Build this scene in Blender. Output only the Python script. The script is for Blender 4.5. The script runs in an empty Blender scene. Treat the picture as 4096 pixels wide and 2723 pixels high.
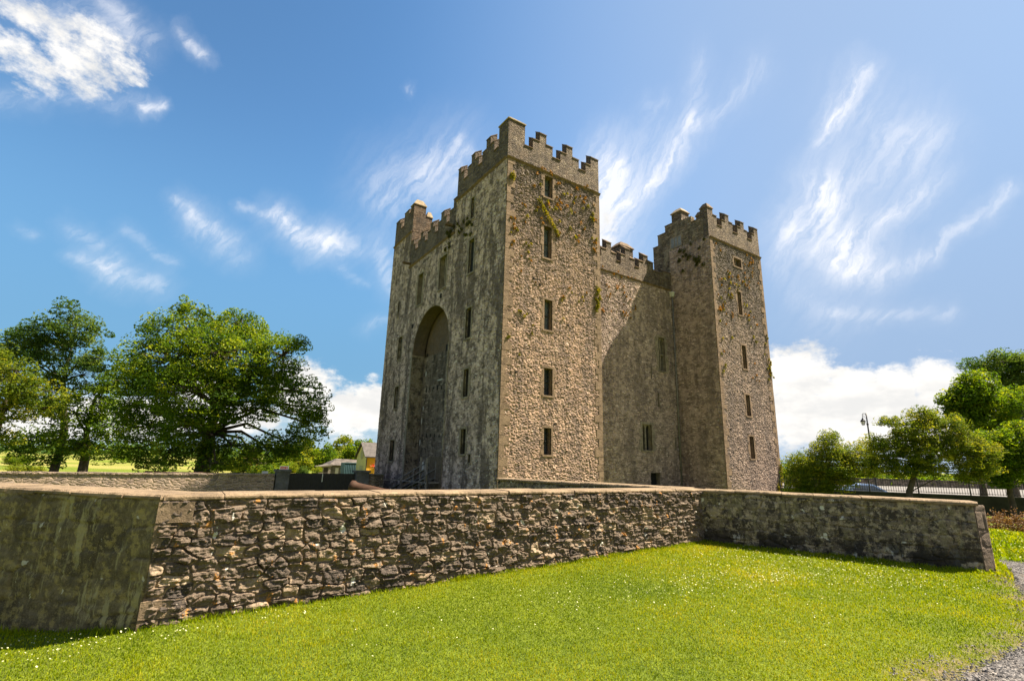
import bpy, math, random
import numpy as np
from mathutils import Matrix, Vector
PI = math.pi
sc = bpy.context.scene
COL = sc.collection

# ------------------------------------------------------------------ camera
FPX = 1979.35                                  # focal length in px of a 4096 px wide picture
PITCH, ROLL, YAW = [math.radians(a) for a in (13.632, 1.597, 33.135)]
FW = np.array([math.sin(YAW)*math.cos(PITCH), math.cos(YAW)*math.cos(PITCH), math.sin(PITCH)])
_r = np.array([math.cos(YAW), -math.sin(YAW), 0.0]); _u = np.cross(_r, FW)
RT = _r*math.cos(ROLL)+_u*math.sin(ROLL); UP = -_r*math.sin(ROLL)+_u*math.cos(ROLL)
cam = bpy.data.cameras.new('camera'); cam.sensor_width = 36; cam.lens = 36*FPX/4096
cam.clip_start = 0.05; cam.clip_end = 9000
camo = bpy.data.objects.new('camera', cam); COL.objects.link(camo)
camo.matrix_world = Matrix(((RT[0], UP[0], -FW[0], 0), (RT[1], UP[1], -FW[1], 0), (RT[2], UP[2], -FW[2], 0), (0, 0, 0, 1)))
sc.camera = camo

# surveying helpers: direction of a point seen in the photograph, and where it meets a depth or a plane
def ray(x, y): return FW*FPX + RT*(x-2048) - UP*(y-1361.5)
def dep(x, y, d): return ray(x, y)*(d/FPX)
def onp(x, y, ax, v):
    r = ray(x, y); return r*(v/r[ax])

# ------------------------------------------------------------------ light
SUN = np.array([2.2, -1.0, 3.65]); SUN /= np.linalg.norm(SUN)
SUN_EL = math.asin(SUN[2]); SUN_AZ = math.atan2(SUN[0], SUN[1])
sl = bpy.data.lights.new('sun', 'SUN'); sl.energy = 5.0; sl.angle = math.radians(0.55); sl.color = (1.0, 0.87, 0.68)
so = bpy.data.objects.new('sun', sl); COL.objects.link(so)
so.rotation_euler = Vector(SUN).to_track_quat('Z', 'Y').to_euler()
sc.view_settings.view_transform = 'Standard'; sc.view_settings.look = 'None'
sc.view_settings.exposure = 1.65; sc.view_settings.gamma = 1.0
SKY_STRENGTH = 0.127

# ------------------------------------------------------------------ node helper
class NT:
    def __init__(s, tree):
        s.t = tree; s.N = tree.nodes; s.L = tree.links
    def new(s, typ, **kw):
        n = s.N.new(typ)
        for k, v in kw.items(): setattr(n, k, v)
        return n
    def put(s, sock, v):
        if v is None: return
        if isinstance(v, bpy.types.NodeSocket): s.L.new(v, sock)
        elif isinstance(v, (tuple, list)) and len(v) == 3 and sock.type == 'RGBA': sock.default_value = (*v, 1)
        else: sock.default_value = v
    def math(s, op, a, b=None, c=None, clamp=False):
        n = s.new('ShaderNodeMath', operation=op); n.use_clamp = clamp
        s.put(n.inputs[0], a); s.put(n.inputs[1], b)
        if c is not None: s.put(n.inputs[2], c)
        return n.outputs[0]
    def vmath(s, op, a, b=None, scale=None, out=0):
        n = s.new('ShaderNodeVectorMath', operation=op)
        s.put(n.inputs[0], a); s.put(n.inputs[1], b)
        if scale is not None: s.put(n.inputs['Scale'], scale)
        return n.outputs[out]
    def noise(s, vec, scale, detail=4, rough=.55, out=0, dim='3D', dist=0.0):
        n = s.new('ShaderNodeTexNoise', noise_dimensions=dim)
        s.put(n.inputs['Vector'], vec); n.inputs['Scale'].default_value = scale
        n.inputs['Detail'].default_value = detail; n.inputs['Roughness'].default_value = rough
        n.inputs['Distortion'].default_value = dist
        return n.outputs[out]
    def voro(s, vec, scale=1.0, feature='F1', out='Color', rnd=1.0, dim='2D'):
        n = s.new('ShaderNodeTexVoronoi', voronoi_dimensions=dim, feature=feature)
        s.put(n.inputs['Vector'], vec); n.inputs['Scale'].default_value = scale
        n.inputs['Randomness'].default_value = rnd
        return n.outputs[out]
    def mapr(s, v, a, b, c=0.0, d=1.0, smooth=True):
        n = s.new('ShaderNodeMapRange', interpolation_type='SMOOTHSTEP' if smooth else 'LINEAR')
        s.put(n.inputs[0], v); s.put(n.inputs[1], a); s.put(n.inputs[2], b); s.put(n.inputs[3], c); s.put(n.inputs[4], d)
        return n.outputs[0]
    def mix(s, f, a, b, mode='MIX'):
        n = s.new('ShaderNodeMix', data_type='RGBA', blend_type=mode)
        s.put(n.inputs[0], f); s.put(n.inputs[6], a); s.put(n.inputs[7], b)
        return n.outputs[2]
    def ramp(s, v, stops):
        n = s.new('ShaderNodeValToRGB'); e = n.color_ramp.elements
        while len(e) < len(stops): e.new(0.5)
        for i, (p, c) in enumerate(stops): e[i].position = p; e[i].color = (*c, 1)
        s.put(n.inputs[0], v); return n.outputs[0]
    def sep(s, v):
        n = s.new('ShaderNodeSeparateXYZ'); s.put(n.inputs[0], v); return n.outputs
    def comb(s, x=0.0, y=0.0, z=0.0):
        n = s.new('ShaderNodeCombineXYZ'); s.put(n.inputs[0], x); s.put(n.inputs[1], y); s.put(n.inputs[2], z); return n.outputs[0]
    def attr(s, name, out='Fac'):
        n = s.new('ShaderNodeAttribute'); n.attribute_name = name; return n.outputs[out]
    def bump(s, h, dist, strength=1.0, normal=None):
        n = s.new('ShaderNodeBump'); s.put(n.inputs['Height'], h)
        n.inputs['Distance'].default_value = dist; n.inputs['Strength'].default_value = strength
        if normal is not None: s.put(n.inputs['Normal'], normal)
        return n.outputs[0]

# ------------------------------------------------------------------ world: sky and clouds, all as a function of azimuth and elevation
world = bpy.data.worlds.new('World'); sc.world = world; world.use_nodes = True
w = NT(world.node_tree); w.N.clear()
def azel(px, py):                              # a point of the sky in degrees (azimuth, elevation)
    d = ray(px, py); d = d/np.linalg.norm(d)
    return (math.degrees(math.atan2(d[0], d[1])), math.degrees(math.asin(d[2])))
K = 4096/2359
geo = w.new('ShaderNodeNewGeometry'); inc = geo.outputs['Incoming']
dirv = w.vmath('SCALE', inc, scale=-1.0)
dirv = w.vmath('NORMALIZE', w.new('ShaderNodeTexCoord').outputs['Generated'])
dx, dy, dz = w.sep(dirv)
az = w.math('MULTIPLY', w.math('ARCTAN2', dx, dy), 180/PI)
el = w.math('MULTIPLY', w.math('ARCSINE', dz), 180/PI)
P0 = w.comb(az, el, 0.0)
# wisp distortion
nz = w.noise(P0, 0.16, 5, .6, out='Color'); nz2 = w.noise(P0, 0.7, 4, .6, out='Color')
off = w.vmath('SCALE', w.vmath('SUBTRACT', nz, (.5, .5, .5)), scale=4.0)
off2 = w.vmath('SCALE', w.vmath('SUBTRACT', nz2, (.5, .5, .5)), scale=.8)
P = w.vmath('MULTIPLY', w.vmath('ADD', w.vmath('ADD', P0, off), off2), (1, 1, 0))
CIRRUS = [  # display px x0,y0,x1,y1,width px,strength
 (422,84,462,120,15,.85),(325,234,374,244,11,.85),(235,0,290,36,26,.6),(295,72,350,104,26,.5),(0,215,330,225,24,.3),(40,20,240,60,40,.4),
  (412,462,500,540,15,.55),(450,510,545,580,24,.45),(556,488,650,506,9,.5),(640,505,755,560,26,.95),(745,562,800,552,26,.5),
 (165,588,270,620,12,.5),(255,616,355,655,24,.6),(295,530,400,595,12,.3),(168,520,235,560,18,.35),(45,515,70,525,10,.25),
 (1376,540,1400,400,44,1.4),(1385,560,1395,470,60,.7),(1385,440,1500,330,45,.35),(1490,420,1600,290,26,.55),(1600,290,1755,165,26,.35),(1440,470,1560,350,20,.45),(1590,270,1605,140,26,.3),(1500,250,1525,235,16,.3),
 (1895,340,1930,270,14,.5),(1915,290,1990,175,24,.75),(1950,250,2070,310,55,.32),(1900,460,2100,330,48,.4),(1815,520,1905,430,34,.55),
 (1825,560,1965,612,28,.6),(1895,450,1960,595,48,.75),(1960,565,2145,420,16,.6),(1940,560,2110,470,38,.32),(2145,590,2325,432,14,.6),(1990,622,2115,590,18,.5),
 (1850,690,1905,735,40,.32),(1900,725,2170,718,14,.4),(1800,620,1830,540,30,.3),(2100,380,2160,300,30,.2),
 (900,440,1060,395,60,.6),(980,380,1040,350,40,.35),(1060,325,1092,352,10,.45),(868,570,905,650,24,.55),(780,620,835,655,9,.2),(840,755,885,745,12,.3),(940,205,952,212,8,.3)]
ci = None; veil = None
for (x0, y0, x1, y1, wd, st) in CIRRUS:
    A = azel(x0*K, y0*K); B = azel(x1*K, y1*K)
    ba = (B[0]-A[0], B[1]-A[1]); L2 = ba[0]**2+ba[1]**2
    wdeg = abs(azel(x0*K, y0*K-wd*K)[1]-A[1])
    pa = w.vmath('SUBTRACT', P, (A[0], A[1], 0))
    h = w.math('MULTIPLY', w.vmath('DOT_PRODUCT', pa, (ba[0]/L2, ba[1]/L2, 0), out=1), 1.0, clamp=True)
    d = w.vmath('LENGTH', w.vmath('SUBTRACT', pa, w.vmath('SCALE', (ba[0], ba[1], 0.0), scale=h)), out=1)
    m = w.mapr(d, 0.0, wdeg*1.6, st*.60, 0.0); m2 = w.mapr(d, 0.0, wdeg*3.4, st*.28, 0.0)
    ci = m if ci is None else w.math('ADD', ci, m)
    veil = m2 if veil is None else w.math('ADD', veil, m2)
# fibres along the streaks
ang = math.radians(52)
fx = w.vmath('DOT_PRODUCT', P, (math.cos(ang), math.sin(ang), 0), out=1); fy = w.vmath('DOT_PRODUCT', P, (-math.sin(ang), math.cos(ang), 0), out=1)
fib = w.noise(w.comb(w.math('MULTIPLY', fx, .22), w.math('MULTIPLY', fy, 1.1), 0.0), 1.0, 6, .62)
cid = w.math('ADD', w.math('MULTIPLY', ci, w.mapr(fib, .30, .70, .10, .95)), w.math('MULTIPLY', veil, w.mapr(fib, .2, .7, .35, 1.0)), clamp=True); cid = w.math('MULTIPLY', cid, .86)
CUM = [  # display px ellipse cx,cy,rx,ry
 (20,125,90,78),(80,165,80,70),(190,150,110,90),(290,150,62,60),(110,60,170,50),(220,90,120,50),(320,188,30,20),(1400,520,30,60),
 (758,862,26,32),(860,930,75,50),(800,950,90,62),(700,900,90,75),(860,870,24,16),(930,960,120,50),(560,960,120,40),(480,900,80,60),(300,960,200,60),(60,980,200,45),
 (1830,880,110,100),(1960,915,120,80),(2060,905,70,70),(2170,905,90,95),(1900,960,200,90),(2120,985,220,80),(2300,960,140,120),(1740,900,120,110),(1600,960,200,110),(2450,940,150,120)]
cu = None
for (cx, cy, rx, ry) in CUM:
    A = azel(cx*K, cy*K); B = azel((cx+rx)*K, cy*K); C_ = azel(cx*K, (cy-ry)*K)
    ex = math.hypot(B[0]-A[0], (B[1]-A[1])); ey = math.hypot((C_[0]-A[0])*.0, C_[1]-A[1])
    pa = w.vmath('MULTIPLY', w.vmath('SUBTRACT', P0, (A[0], A[1], 0)), (1/ex, 1/ey, 0))
    m = w.mapr(w.vmath('LENGTH', pa, out=1), 0.25, 1.45, 1.0, 0.0)
    if rx < 50: m = w.math('MULTIPLY', m, .72)
    if cy > 800 and rx > 60: m = w.math('MULTIPLY', m, 1.55)
    cu = m if cu is None else w.math('MAXIMUM', cu, m)
cn = w.math('ADD', w.math('MULTIPLY', w.noise(w.vmath('MULTIPLY', P0, (1, 1.6, 1)), 0.20, 6, .6, dist=.3), .45), w.math('MULTIPLY', w.noise(w.vmath('MULTIPLY', P0, (1, 1.5, 1)), 0.62, 9, .66), .55))
cumd = w.mapr(w.math('ADD', cu, w.math('MULTIPLY', w.math('SUBTRACT', cn, .5), 3.6)), .30, 1.25); cumd = w.math('MULTIPLY', cumd, w.mapr(cu, .02, .3))
# a milky band towards the horizon
milk = w.mapr(el, 0.0, 17.0, .60, 0.0)
east = w.mapr(az, 12.0, 72.0, 0.0, 1.0)
sky = w.new('ShaderNodeTexSky', sky_type='NISHITA'); sky.sun_disc = False
sky.sun_elevation = SUN_EL; sky.sun_rotation = SUN_AZ; sky.air_density = 1.0; sky.dust_density = 0.6; sky.ozone_density = 2.2; sky.altitude = 50
upv = w.comb(dx, dy, w.math('MAXIMUM', dz, 0.012)); w.L.new(upv, sky.inputs[0])
gam = w.new('ShaderNodeGamma'); gam.inputs[1].default_value = 1.5; w.L.new(sky.outputs[0], gam.inputs[0])
deep = w.mix(1, gam.outputs[0], (.31, .35, .285), 'MULTIPLY')
base = w.mix(w.mapr(el, 7.0, 36.0, .88, 0.0), deep, (.40, .90, 1.52))
base = w.mix(w.math('MULTIPLY', east, .82), base, (1.0, 1.33, 1.92))
base = w.mix(w.mapr(el, 0.0, 9.0, .45, 0.0), base, (1.7, 2.0, 2.3))
shade = w.mapr(w.noise(w.vmath('MULTIPLY', P0, (1, 2.0, 1)), 0.13, 5, .6), .40, .66, 0.0, .55)
ccol = w.mix(shade, (2.9, 2.8, 2.65), (1.7, 1.75, 1.8))
c1 = w.mix(cid, base, (2.75, 2.75, 2.85))
# unseen broken cloud added behind the camera, as fill light for the shaded walls
back = w.math('MULTIPLY', w.mapr(w.vmath('DOT_PRODUCT', dirv, (float(_r[0]*.25-math.sin(YAW)), float(_r[1]*.25-math.cos(YAW)), 0.0), out=1), .05, .45), w.mapr(el, 75.0, 40.0, 0.0, 1.0))
fill_cloud = w.math('MULTIPLY', back, w.mapr(w.noise(w.vmath('MULTIPLY', P0, (1, 1.6, 1)), .05, 6, .6), .40, .56))
c2 = w.mix(cumd, c1, ccol); c2 = w.mix(fill_cloud, c2, (1.5, 1.4, 1.27))
bg = w.new('ShaderNodeBackground'); w.L.new(c2, bg.inputs[0]); bg.inputs[1].default_value = SKY_STRENGTH
wo = w.new('ShaderNodeOutputWorld'); w.L.new(bg.outputs[0], wo.inputs[0])

# ------------------------------------------------------------------ object helpers
def tag(o, label=None, cat=None, group=None, kind=None):
    if label: o['label'] = label
    if cat: o['category'] = cat
    if group: o['group'] = group
    if kind: o['kind'] = kind
    return o
LOC = {}
def empty(name, loc, label, cat, group=None):
    o = bpy.data.objects.new(name, None); COL.objects.link(o); o.location = [float(c) for c in loc]
    o.empty_display_size = .2; LOC[o.name] = np.array(loc, float); return tag(o, label, cat, group)
def origin_of(p):
    v = np.zeros(3)
    while p is not None: v = v + np.array(p.location); p = p.parent
    return v
class MB:
    def __init__(s): s.v = []; s.f = []; s.m = []; s.uv = []; s.sm = []
    def face(s, pts, mi=0, uv=None, smooth=False):
        i = len(s.v); s.v += [tuple(float(c) for c in p) for p in pts]; s.f.append(tuple(range(i, i+len(pts)))); s.m.append(mi); s.uv.append(uv); s.sm.append(smooth)
    def hexa(s, p, mi=0, skip=()):             # p: 4 bottom then 4 top, counter-clockwise seen from above
        F = {'b': (3, 2, 1, 0), 't': (4, 5, 6, 7), '0': (0, 1, 5, 4), '1': (1, 2, 6, 5), '2': (2, 3, 7, 6), '3': (3, 0, 4, 7)}
        for k, q in F.items():
            if k in skip: continue
            s.face([p[i] for i in q], mi)
    def box(s, x0, x1, y0, y1, z0, z1, mi=0, skip=()):
        s.hexa([(x0, y0, z0), (x1, y0, z0), (x1, y1, z0), (x0, y1, z0), (x0, y0, z1), (x1, y0, z1), (x1, y1, z1), (x0, y1, z1)], mi, skip)
    def bar(s, a, b, wx, wy=None, up=(0, 0, 1), mi=0):
        wy = wy or wx; a = np.array(a, float); b = np.array(b, float); d = b-a; d /= np.linalg.norm(d)
        u = np.cross(np.array(up, float), d)
        if np.linalg.norm(u) < 1e-3: u = np.cross((1., 0, 0), d)
        u /= np.linalg.norm(u); v = np.cross(d, u); u = u*wx/2; v = v*wy/2
        s.hexa([a-u-v, a+u-v, a+u+v, a-u+v, b-u-v, b+u-v, b+u+v, b-u+v], mi)
    def tube(s, pts, rads, n=8, mi=0, cap=True, smooth=True):
        pts = [np.array(p, float) for p in pts]; rings = []
        ref = np.array([.31, .52, .8])
        for i, p in enumerate(pts):
            d = pts[min(i+1, len(pts)-1)]-pts[max(i-1, 0)]; d = d/max(np.linalg.norm(d), 1e-9)
            u = np.cross(ref, d); u /= np.linalg.norm(u); v = np.cross(d, u)
            rings.append([p+(u*math.cos(2*PI*k/n)+v*math.sin(2*PI*k/n))*rads[i] for k in range(n)])
        b = len(s.v)
        for r in rings: s.v += [tuple(float(c) for c in q) for q in r]
        def add(f, sm): s.f.append(f); s.m.append(mi); s.uv.append(None); s.sm.append(sm)
        for i in range(len(rings)-1):
            for k in range(n):
                k2 = (k+1) % n; add((b+i*n+k, b+i*n+k2, b+(i+1)*n+k2, b+(i+1)*n+k), smooth)
        if cap:
            add(tuple(b+k for k in reversed(range(n))), False); add(tuple(b+(len(rings)-1)*n+k for k in range(n)), False)
    def build(s, name, mats, parent=None, loc=None):
        if not isinstance(mats, (list, tuple)): mats = [mats]
        me = bpy.data.meshes.new(name)
        O = origin_of(parent) if parent is not None else (np.array(loc, float) if loc is not None else np.zeros(3))
        V = np.array(s.v)-O
        me.from_pydata([tuple(r) for r in V.tolist()], [], s.f)
        for mt in mats: me.materials.append(mt)
        me.polygons.foreach_set('material_index', s.m); me.polygons.foreach_set('use_smooth', s.sm)
        uvl = me.uv_layers.new(name='UVMap'); W = np.array(s.v)
        data = np.zeros((len(me.loops), 2)); k = 0
        for f, uv in zip(s.f, s.uv):
            q = W[list(f)]
            if uv is None:
                n = np.abs(np.cross(q[1]-q[0], q[-1]-q[0])); a = int(np.argmax(n))
                c = q[:, [1, 2]] if a == 0 else (q[:, [0, 2]] if a == 1 else q[:, [0, 1]])
                if a == 0: c = c+np.array([37.3, 0])
            else: c = np.array(uv)
            data[k:k+len(f)] = c; k += len(f)
        uvl.data.foreach_set('uv', data.ravel())
        me.update()
        o = bpy.data.objects.new(name, me); COL.objects.link(o)
        if parent is not None: o.parent = parent
        elif loc is not None: o.location = [float(c) for c in loc]
        return o
def mesh_np(name, V, F, mat, parent=None, loc=None, fattr=None, vattr=None, smooth=False, uv=None):
    """fast mesh: V (n,3), F (m,k) with k 3 or 4"""
    V = np.asarray(V, float)
    O = origin_of(parent) if parent is not None else (np.array(loc, float) if loc is not None else np.zeros(3))
    me = bpy.data.meshes.new(name); m, k = F.shape
    me.vertices.add(len(V)); me.vertices.foreach_set('co', (V-O).ravel().astype(np.float32))
    me.loops.add(m*k); me.loops.foreach_set('vertex_index', F.ravel().astype(np.int32))
    me.polygons.add(m); me.polygons.foreach_set('loop_start', (np.arange(m)*k).astype(np.int32)); me.polygons.foreach_set('loop_total', np.full(m, k, np.int32))
    me.polygons.foreach_set('use_smooth', np.full(m, bool(smooth)))
    for mt in (mat if isinstance(mat, (list, tuple)) else [mat]): me.materials.append(mt)
    for nm, a in (fattr or {}).items():
        at = me.attributes.new(nm, 'FLOAT', 'FACE'); at.data.foreach_set('value', np.asarray(a, np.float32))
    for nm, a in (vattr or {}).items():
        at = me.attributes.new(nm, 'FLOAT', 'POINT'); at.data.foreach_set('value', np.asarray(a, np.float32))
    if uv is not None:
        l = me.uv_layers.new(name='UVMap'); l.data.foreach_set('uv', np.asarray(uv)[F.ravel()].ravel().astype(np.float32))
    me.update(calc_edges=True); me.validate()
    o = bpy.data.objects.new(name, me); COL.objects.link(o)
    if parent is not None: o.parent = parent
    elif loc is not None: o.location = [float(c) for c in loc]
    return o

# value noise on arrays
def _hash(ix, iy, seed):
    h = (ix.astype(np.int64)*374761393 + iy.astype(np.int64)*668265263 + seed*982451653) & 0xFFFFFFFF
    h = ((h ^ (h >> 13))*1274126177) & 0xFFFFFFFF
    return ((h ^ (h >> 16)) & 0xFFFF)/65535.0
def vn(x, y, seed=0):
    ix = np.floor(x); iy = np.floor(y); fx = x-ix; fy = y-iy; fx = fx*fx*(3-2*fx); fy = fy*fy*(3-2*fy)
    a = _hash(ix, iy, seed); b = _hash(ix+1, iy, seed); c = _hash(ix, iy+1, seed); d = _hash(ix+1, iy+1, seed)
    return (a*(1-fx)+b*fx)*(1-fy)+(c*(1-fx)+d*fx)*fy
def fbm(x, y, seed=0, o=4):
    s = 0; a = .5; t = 0
    for i in range(o): s = s+a*vn(x*2**i, y*2**i, seed+i*17); t += a; a *= .5
    return s/t
def sstep(a, b, x):
    t = np.clip((x-a)/(b-a), 0, 1); return t*t*(3-2*t)

# ------------------------------------------------------------------ materials
def newmat(name, rough=.9):
    m = bpy.data.materials.new(name); m.use_nodes = True; n = NT(m.node_tree); b = m.node_tree.nodes['Principled BSDF']
    b.inputs['Roughness'].default_value = rough; b.inputs['Specular IOR Level'].default_value = .25
    return m, n, b
def uvnode(n): return n.new('ShaderNodeUVMap').outputs[0]
def simple(name, col, rough=.7, var=.25, scale=6.0, metal=0.0, spec=.3, bump=0.0, bscale=40):
    m, n, b = newmat(name, rough); co = n.new('ShaderNodeTexCoord').outputs['Object']
    ns = n.noise(co, scale, 5, .6)
    n.L.new(n.mix(n.mapr(ns, .25, .75), tuple(c*(1-var) for c in col), tuple(min(1, c*(1+var)) for c in col)), b.inputs['Base Color'])
    b.inputs['Metallic'].default_value = metal; b.inputs['Specular IOR Level'].default_value = spec
    if bump: n.L.new(n.bump(n.noise(co, bscale, 4, .6), bump), b.inputs['Normal'])
    return m
def rubble(name, sx=.34, sy=.095, dark=(.13, .105, .08), mid=(.30, .24, .175), light=(.46, .39, .30), mortar=(.40, .33, .24), stain=(.10, .09, .08), stain_amt=.55,
           moss=None, moss_amt=0.0, smear=None, bump=.05, render=0.0, rcol=(.34, .31, .26), seed=0.0, speck=.0, up_dark=0.0):
    m, n, b = newmat(name, .95); uv = uvnode(n); U = n.vmath('ADD', uv, (seed, seed*.7, 0))
    wob = n.vmath('SCALE', n.vmath('SUBTRACT', n.noise(U, 2.4, 4, .6, out='Color', dim='2D'), (.5, .5, .5)), scale=.26)
    wob = n.vmath('MULTIPLY', wob, (1.2, .55, 0))
    V = n.vmath('MULTIPLY', n.vmath('ADD', U, wob), (1/sx, 1/sy, 0))
    col = n.voro(V); edge = n.voro(V, feature='DISTANCE_TO_EDGE', out='Distance')
    r, g, bb = n.sep(col)
    st = n.ramp(r, [(0, dark), (.35, mid), (.75, mid), (1, light)])
    st = n.mix(n.math('MULTIPLY', g, .35), st, tuple(c*f for c, f in zip(mid, (1.15, .95, .75))))
    fine = n.noise(U, 22, 6, .7, dim='2D'); med = n.noise(U, 6, 5, .65, dim='2D')
    st = n.mix(n.mapr(fine, .35, .7, 0, .75), st, n.mix(1, st, (.42, .40, .38), 'MULTIPLY'))
    mask = n.mapr(edge, .0, .13, 1, 0)
    c = n.mix(n.math('MULTIPLY', mask, n.mapr(med, .35, .6)), st, mortar)
    # mortar smeared over the stones in patches
    patch = n.mapr(n.noise(U, .55, 5, .6, dim='2D'), .46, .62)
    c = n.mix(n.math('MULTIPLY', patch, .45), c, smear or tuple(a*.95 for a in mortar))
    if render > 0:
        rm = n.mapr(n.noise(U, .8, 8, .68, dim='2D'), .62-render*.35, .70-render*.30)
        rc = n.mix(n.mapr(n.noise(U, 3.0, 6, .7, dim='2D'), .3, .7), tuple(a*.6 for a in rcol), rcol)
        c = n.mix(n.math('MULTIPLY', rm, .85), c, rc)
    vst = n.noise(n.vmath('MULTIPLY', U, (.75, .16, 0)), 1.0, 8, .70, dim='2D')
    c = n.mix(n.math('MULTIPLY', n.mapr(vst, .50, .64), stain_amt*.8), c, stain)
    blot = n.noise(U, 1.5, 9, .76, dim='2D')
    c = n.mix(n.math('MULTIPLY', n.mapr(blot, .52, .60), stain_amt*.95), c, stain)
    if moss: c = n.mix(n.math('MULTIPLY', n.mapr(n.noise(U, .9, 7, .72, dim='2D'), .54, .68), moss_amt), c, moss)
    if speck: c = n.mix(n.math('MULTIPLY', n.mapr(n.noise(U, 5.5, 3, .6, dim='2D'), .70, .75), speck), c, (.62, .60, .55))
    if up_dark:                                    # dark lichen crust of the upper storeys
        zz = n.sep(uv)[1]; c = n.mix(n.math('MULTIPLY', n.mapr(zz, 11.0, 20.5), up_dark), c, n.mix(1, c, (.50, .52, .55), 'MULTIPLY'))
    n.L.new(c, b.inputs['Base Color'])
    h = n.math('ADD', n.math('MULTIPLY', n.mapr(edge, 0, .26), 1.5), n.math('MULTIPLY', bb, 1.3)); h = n.math('ADD', h, n.math('MULTIPLY', fine, 1.3)); h = n.math('ADD', h, n.math('MULTIPLY', med, 1.2))
    n.L.new(n.bump(h, bump), b.inputs['Normal'])
    return m
M = {}
M['rubble'] = rubble('rubble_masonry', bump=.11, stain_amt=.55, up_dark=.75, speck=.5, dark=(.13, .09, .06), mid=(.40, .28, .18), light=(.64, .50, .36), mortar=(.24, .16, .10), smear=(.58, .41, .27))  # mortar kept dark: it also paints in the shadow gaps between stones
M['rubble_shade'] = rubble('weathered_masonry', seed=13, bump=.08, render=.6, stain_amt=.85, stain=(0.069, 0.061, 0.052), moss=(0.149, 0.132, 0.046), moss_amt=.45, speck=.9,
                           dark=(0.161, 0.132, 0.098), mid=(0.380, 0.310, 0.230), light=(0.759, 0.667, 0.517), mortar=(0.230, 0.190, 0.138), smear=(0.552, 0.460, 0.333), rcol=(0.690, 0.575, 0.402))
M['rubble_curtain'] = rubble('curtain_masonry', seed=31, bump=.09, render=.30, stain_amt=.6, stain=(0.069, 0.060, 0.046), moss=(0.138, 0.127, 0.052), moss_amt=.35, speck=.7,
                             dark=(0.149, 0.121, 0.081), mid=(0.380, 0.299, 0.201), light=(0.782, 0.655, 0.483), mortar=(0.218, 0.172, 0.115), smear=(0.552, 0.437, 0.299), rcol=(0.621, 0.506, 0.345))
M['parapet'] = rubble('parapet_masonry', seed=5, sx=.30, sy=.11, bump=.08, stain_amt=.5, dark=(0.110, 0.090, 0.075), mid=(0.275, 0.220, 0.171), light=(0.506, 0.424, 0.330), mortar=(0.088, 0.072, 0.057), smear=(0.330, 0.264, 0.198), stain=(0.083, 0.070, 0.061))
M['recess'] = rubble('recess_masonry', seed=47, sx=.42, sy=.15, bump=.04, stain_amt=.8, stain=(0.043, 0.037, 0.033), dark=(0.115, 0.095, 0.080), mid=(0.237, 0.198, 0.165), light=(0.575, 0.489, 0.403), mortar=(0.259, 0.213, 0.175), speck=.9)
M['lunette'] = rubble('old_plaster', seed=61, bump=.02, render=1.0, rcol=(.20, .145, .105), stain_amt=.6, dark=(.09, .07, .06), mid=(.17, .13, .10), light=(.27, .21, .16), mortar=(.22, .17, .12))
M['yardwall'] = rubble('yard_wall_stone', seed=71, sx=.30, sy=.13, bump=.035, stain_amt=.25, dark=(0.190, 0.157, 0.146), mid=(0.358, 0.291, 0.246), light=(0.515, 0.403, 0.314), mortar=(0.493, 0.370, 0.269))
def dressed(name, col, seed=0.0):
    m, n, b = newmat(name, .9); co = n.vmath('ADD', n.new('ShaderNodeTexCoord').outputs['Object'], (seed, 0, 0))
    a = n.noise(co, 3, 6, .65); f = n.noise(co, 26, 5, .7)
    c = n.mix(n.mapr(a, .3, .7), tuple(k*.62 for k in col), col)
    c = n.mix(n.mapr(f, .60, .72, 0, .5), c, tuple(min(1, k*1.6) for k in col)); c = n.mix(n.mapr(n.noise(co, 1.4, 9, .76), .47, .60, 0, .65), c, tuple(k*.38 for k in col)); c = n.mix(n.mapr(n.noise(co, 9, 5, .7), .52, .62, 0, .45), c, tuple(k*.45 for k in col))
    n.L.new(c, b.inputs['Base Color']); n.L.new(n.bump(n.math('ADD', f, a), .02), b.inputs['Normal']); return m
M['quoin'] = dressed('dressed_limestone', (.27, .19, .125)); M['quoin_grey'] = dressed('grey_limestone', (.30, .25, .185), 7)
M['coping'] = dressed('coping_stone', (.20, .135, .08), 3)
M['coping_lichen'] = dressed('lichened_coping', (.40, .31, .20), 9)
def glassmat(name, col, rough=.12):
    m, n, b = newmat(name, rough); co = n.new('ShaderNodeTexCoord').outputs['Object']
    n.L.new(n.mix(n.mapr(n.noise(co, 2.5, 3), .35, .65), tuple(c*.6 for c in col), col), b.inputs['Base Color']); b.inputs['Specular IOR Level'].default_value = 1.0; b.inputs['Coat Weight'].default_value = .6; b.inputs['Coat Roughness'].default_value = .06; return m
M['glass'] = glassmat('window_glass', (.045, .06, .075)); M['dark'] = simple('dark_interior', (.012, .011, .010), .95, .3)
M['lead'] = simple('cast_iron_pipe', (.16, .15, .125), .6, .3, bump=.004); M['hopper'] = simple('painted_hopper', (.55, .55, .52), .6)
M['iron'] = simple('black_iron', (.012, .012, .014), .45, .3, spec=.5)
M['slate'] = simple('roof_slate', (.075, .066, .062), .7, .35, 3.0, bump=.01, bscale=12)
M['timber'] = simple('weathered_timber', (.20, .18, .16), .85, .45, 5.0, bump=.008)
M['timber_dark'] = simple('dark_timber', (.05, .045, .04), .85, .4, 5.0)
M['gate'] = simple('black_painted_gate', (.010, .010, .011), .5, .3)
M['pier'] = simple('dark_render_pier', (.085, .085, .085), .9, .35, 4.0, bump=.02, bscale=14)

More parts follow.
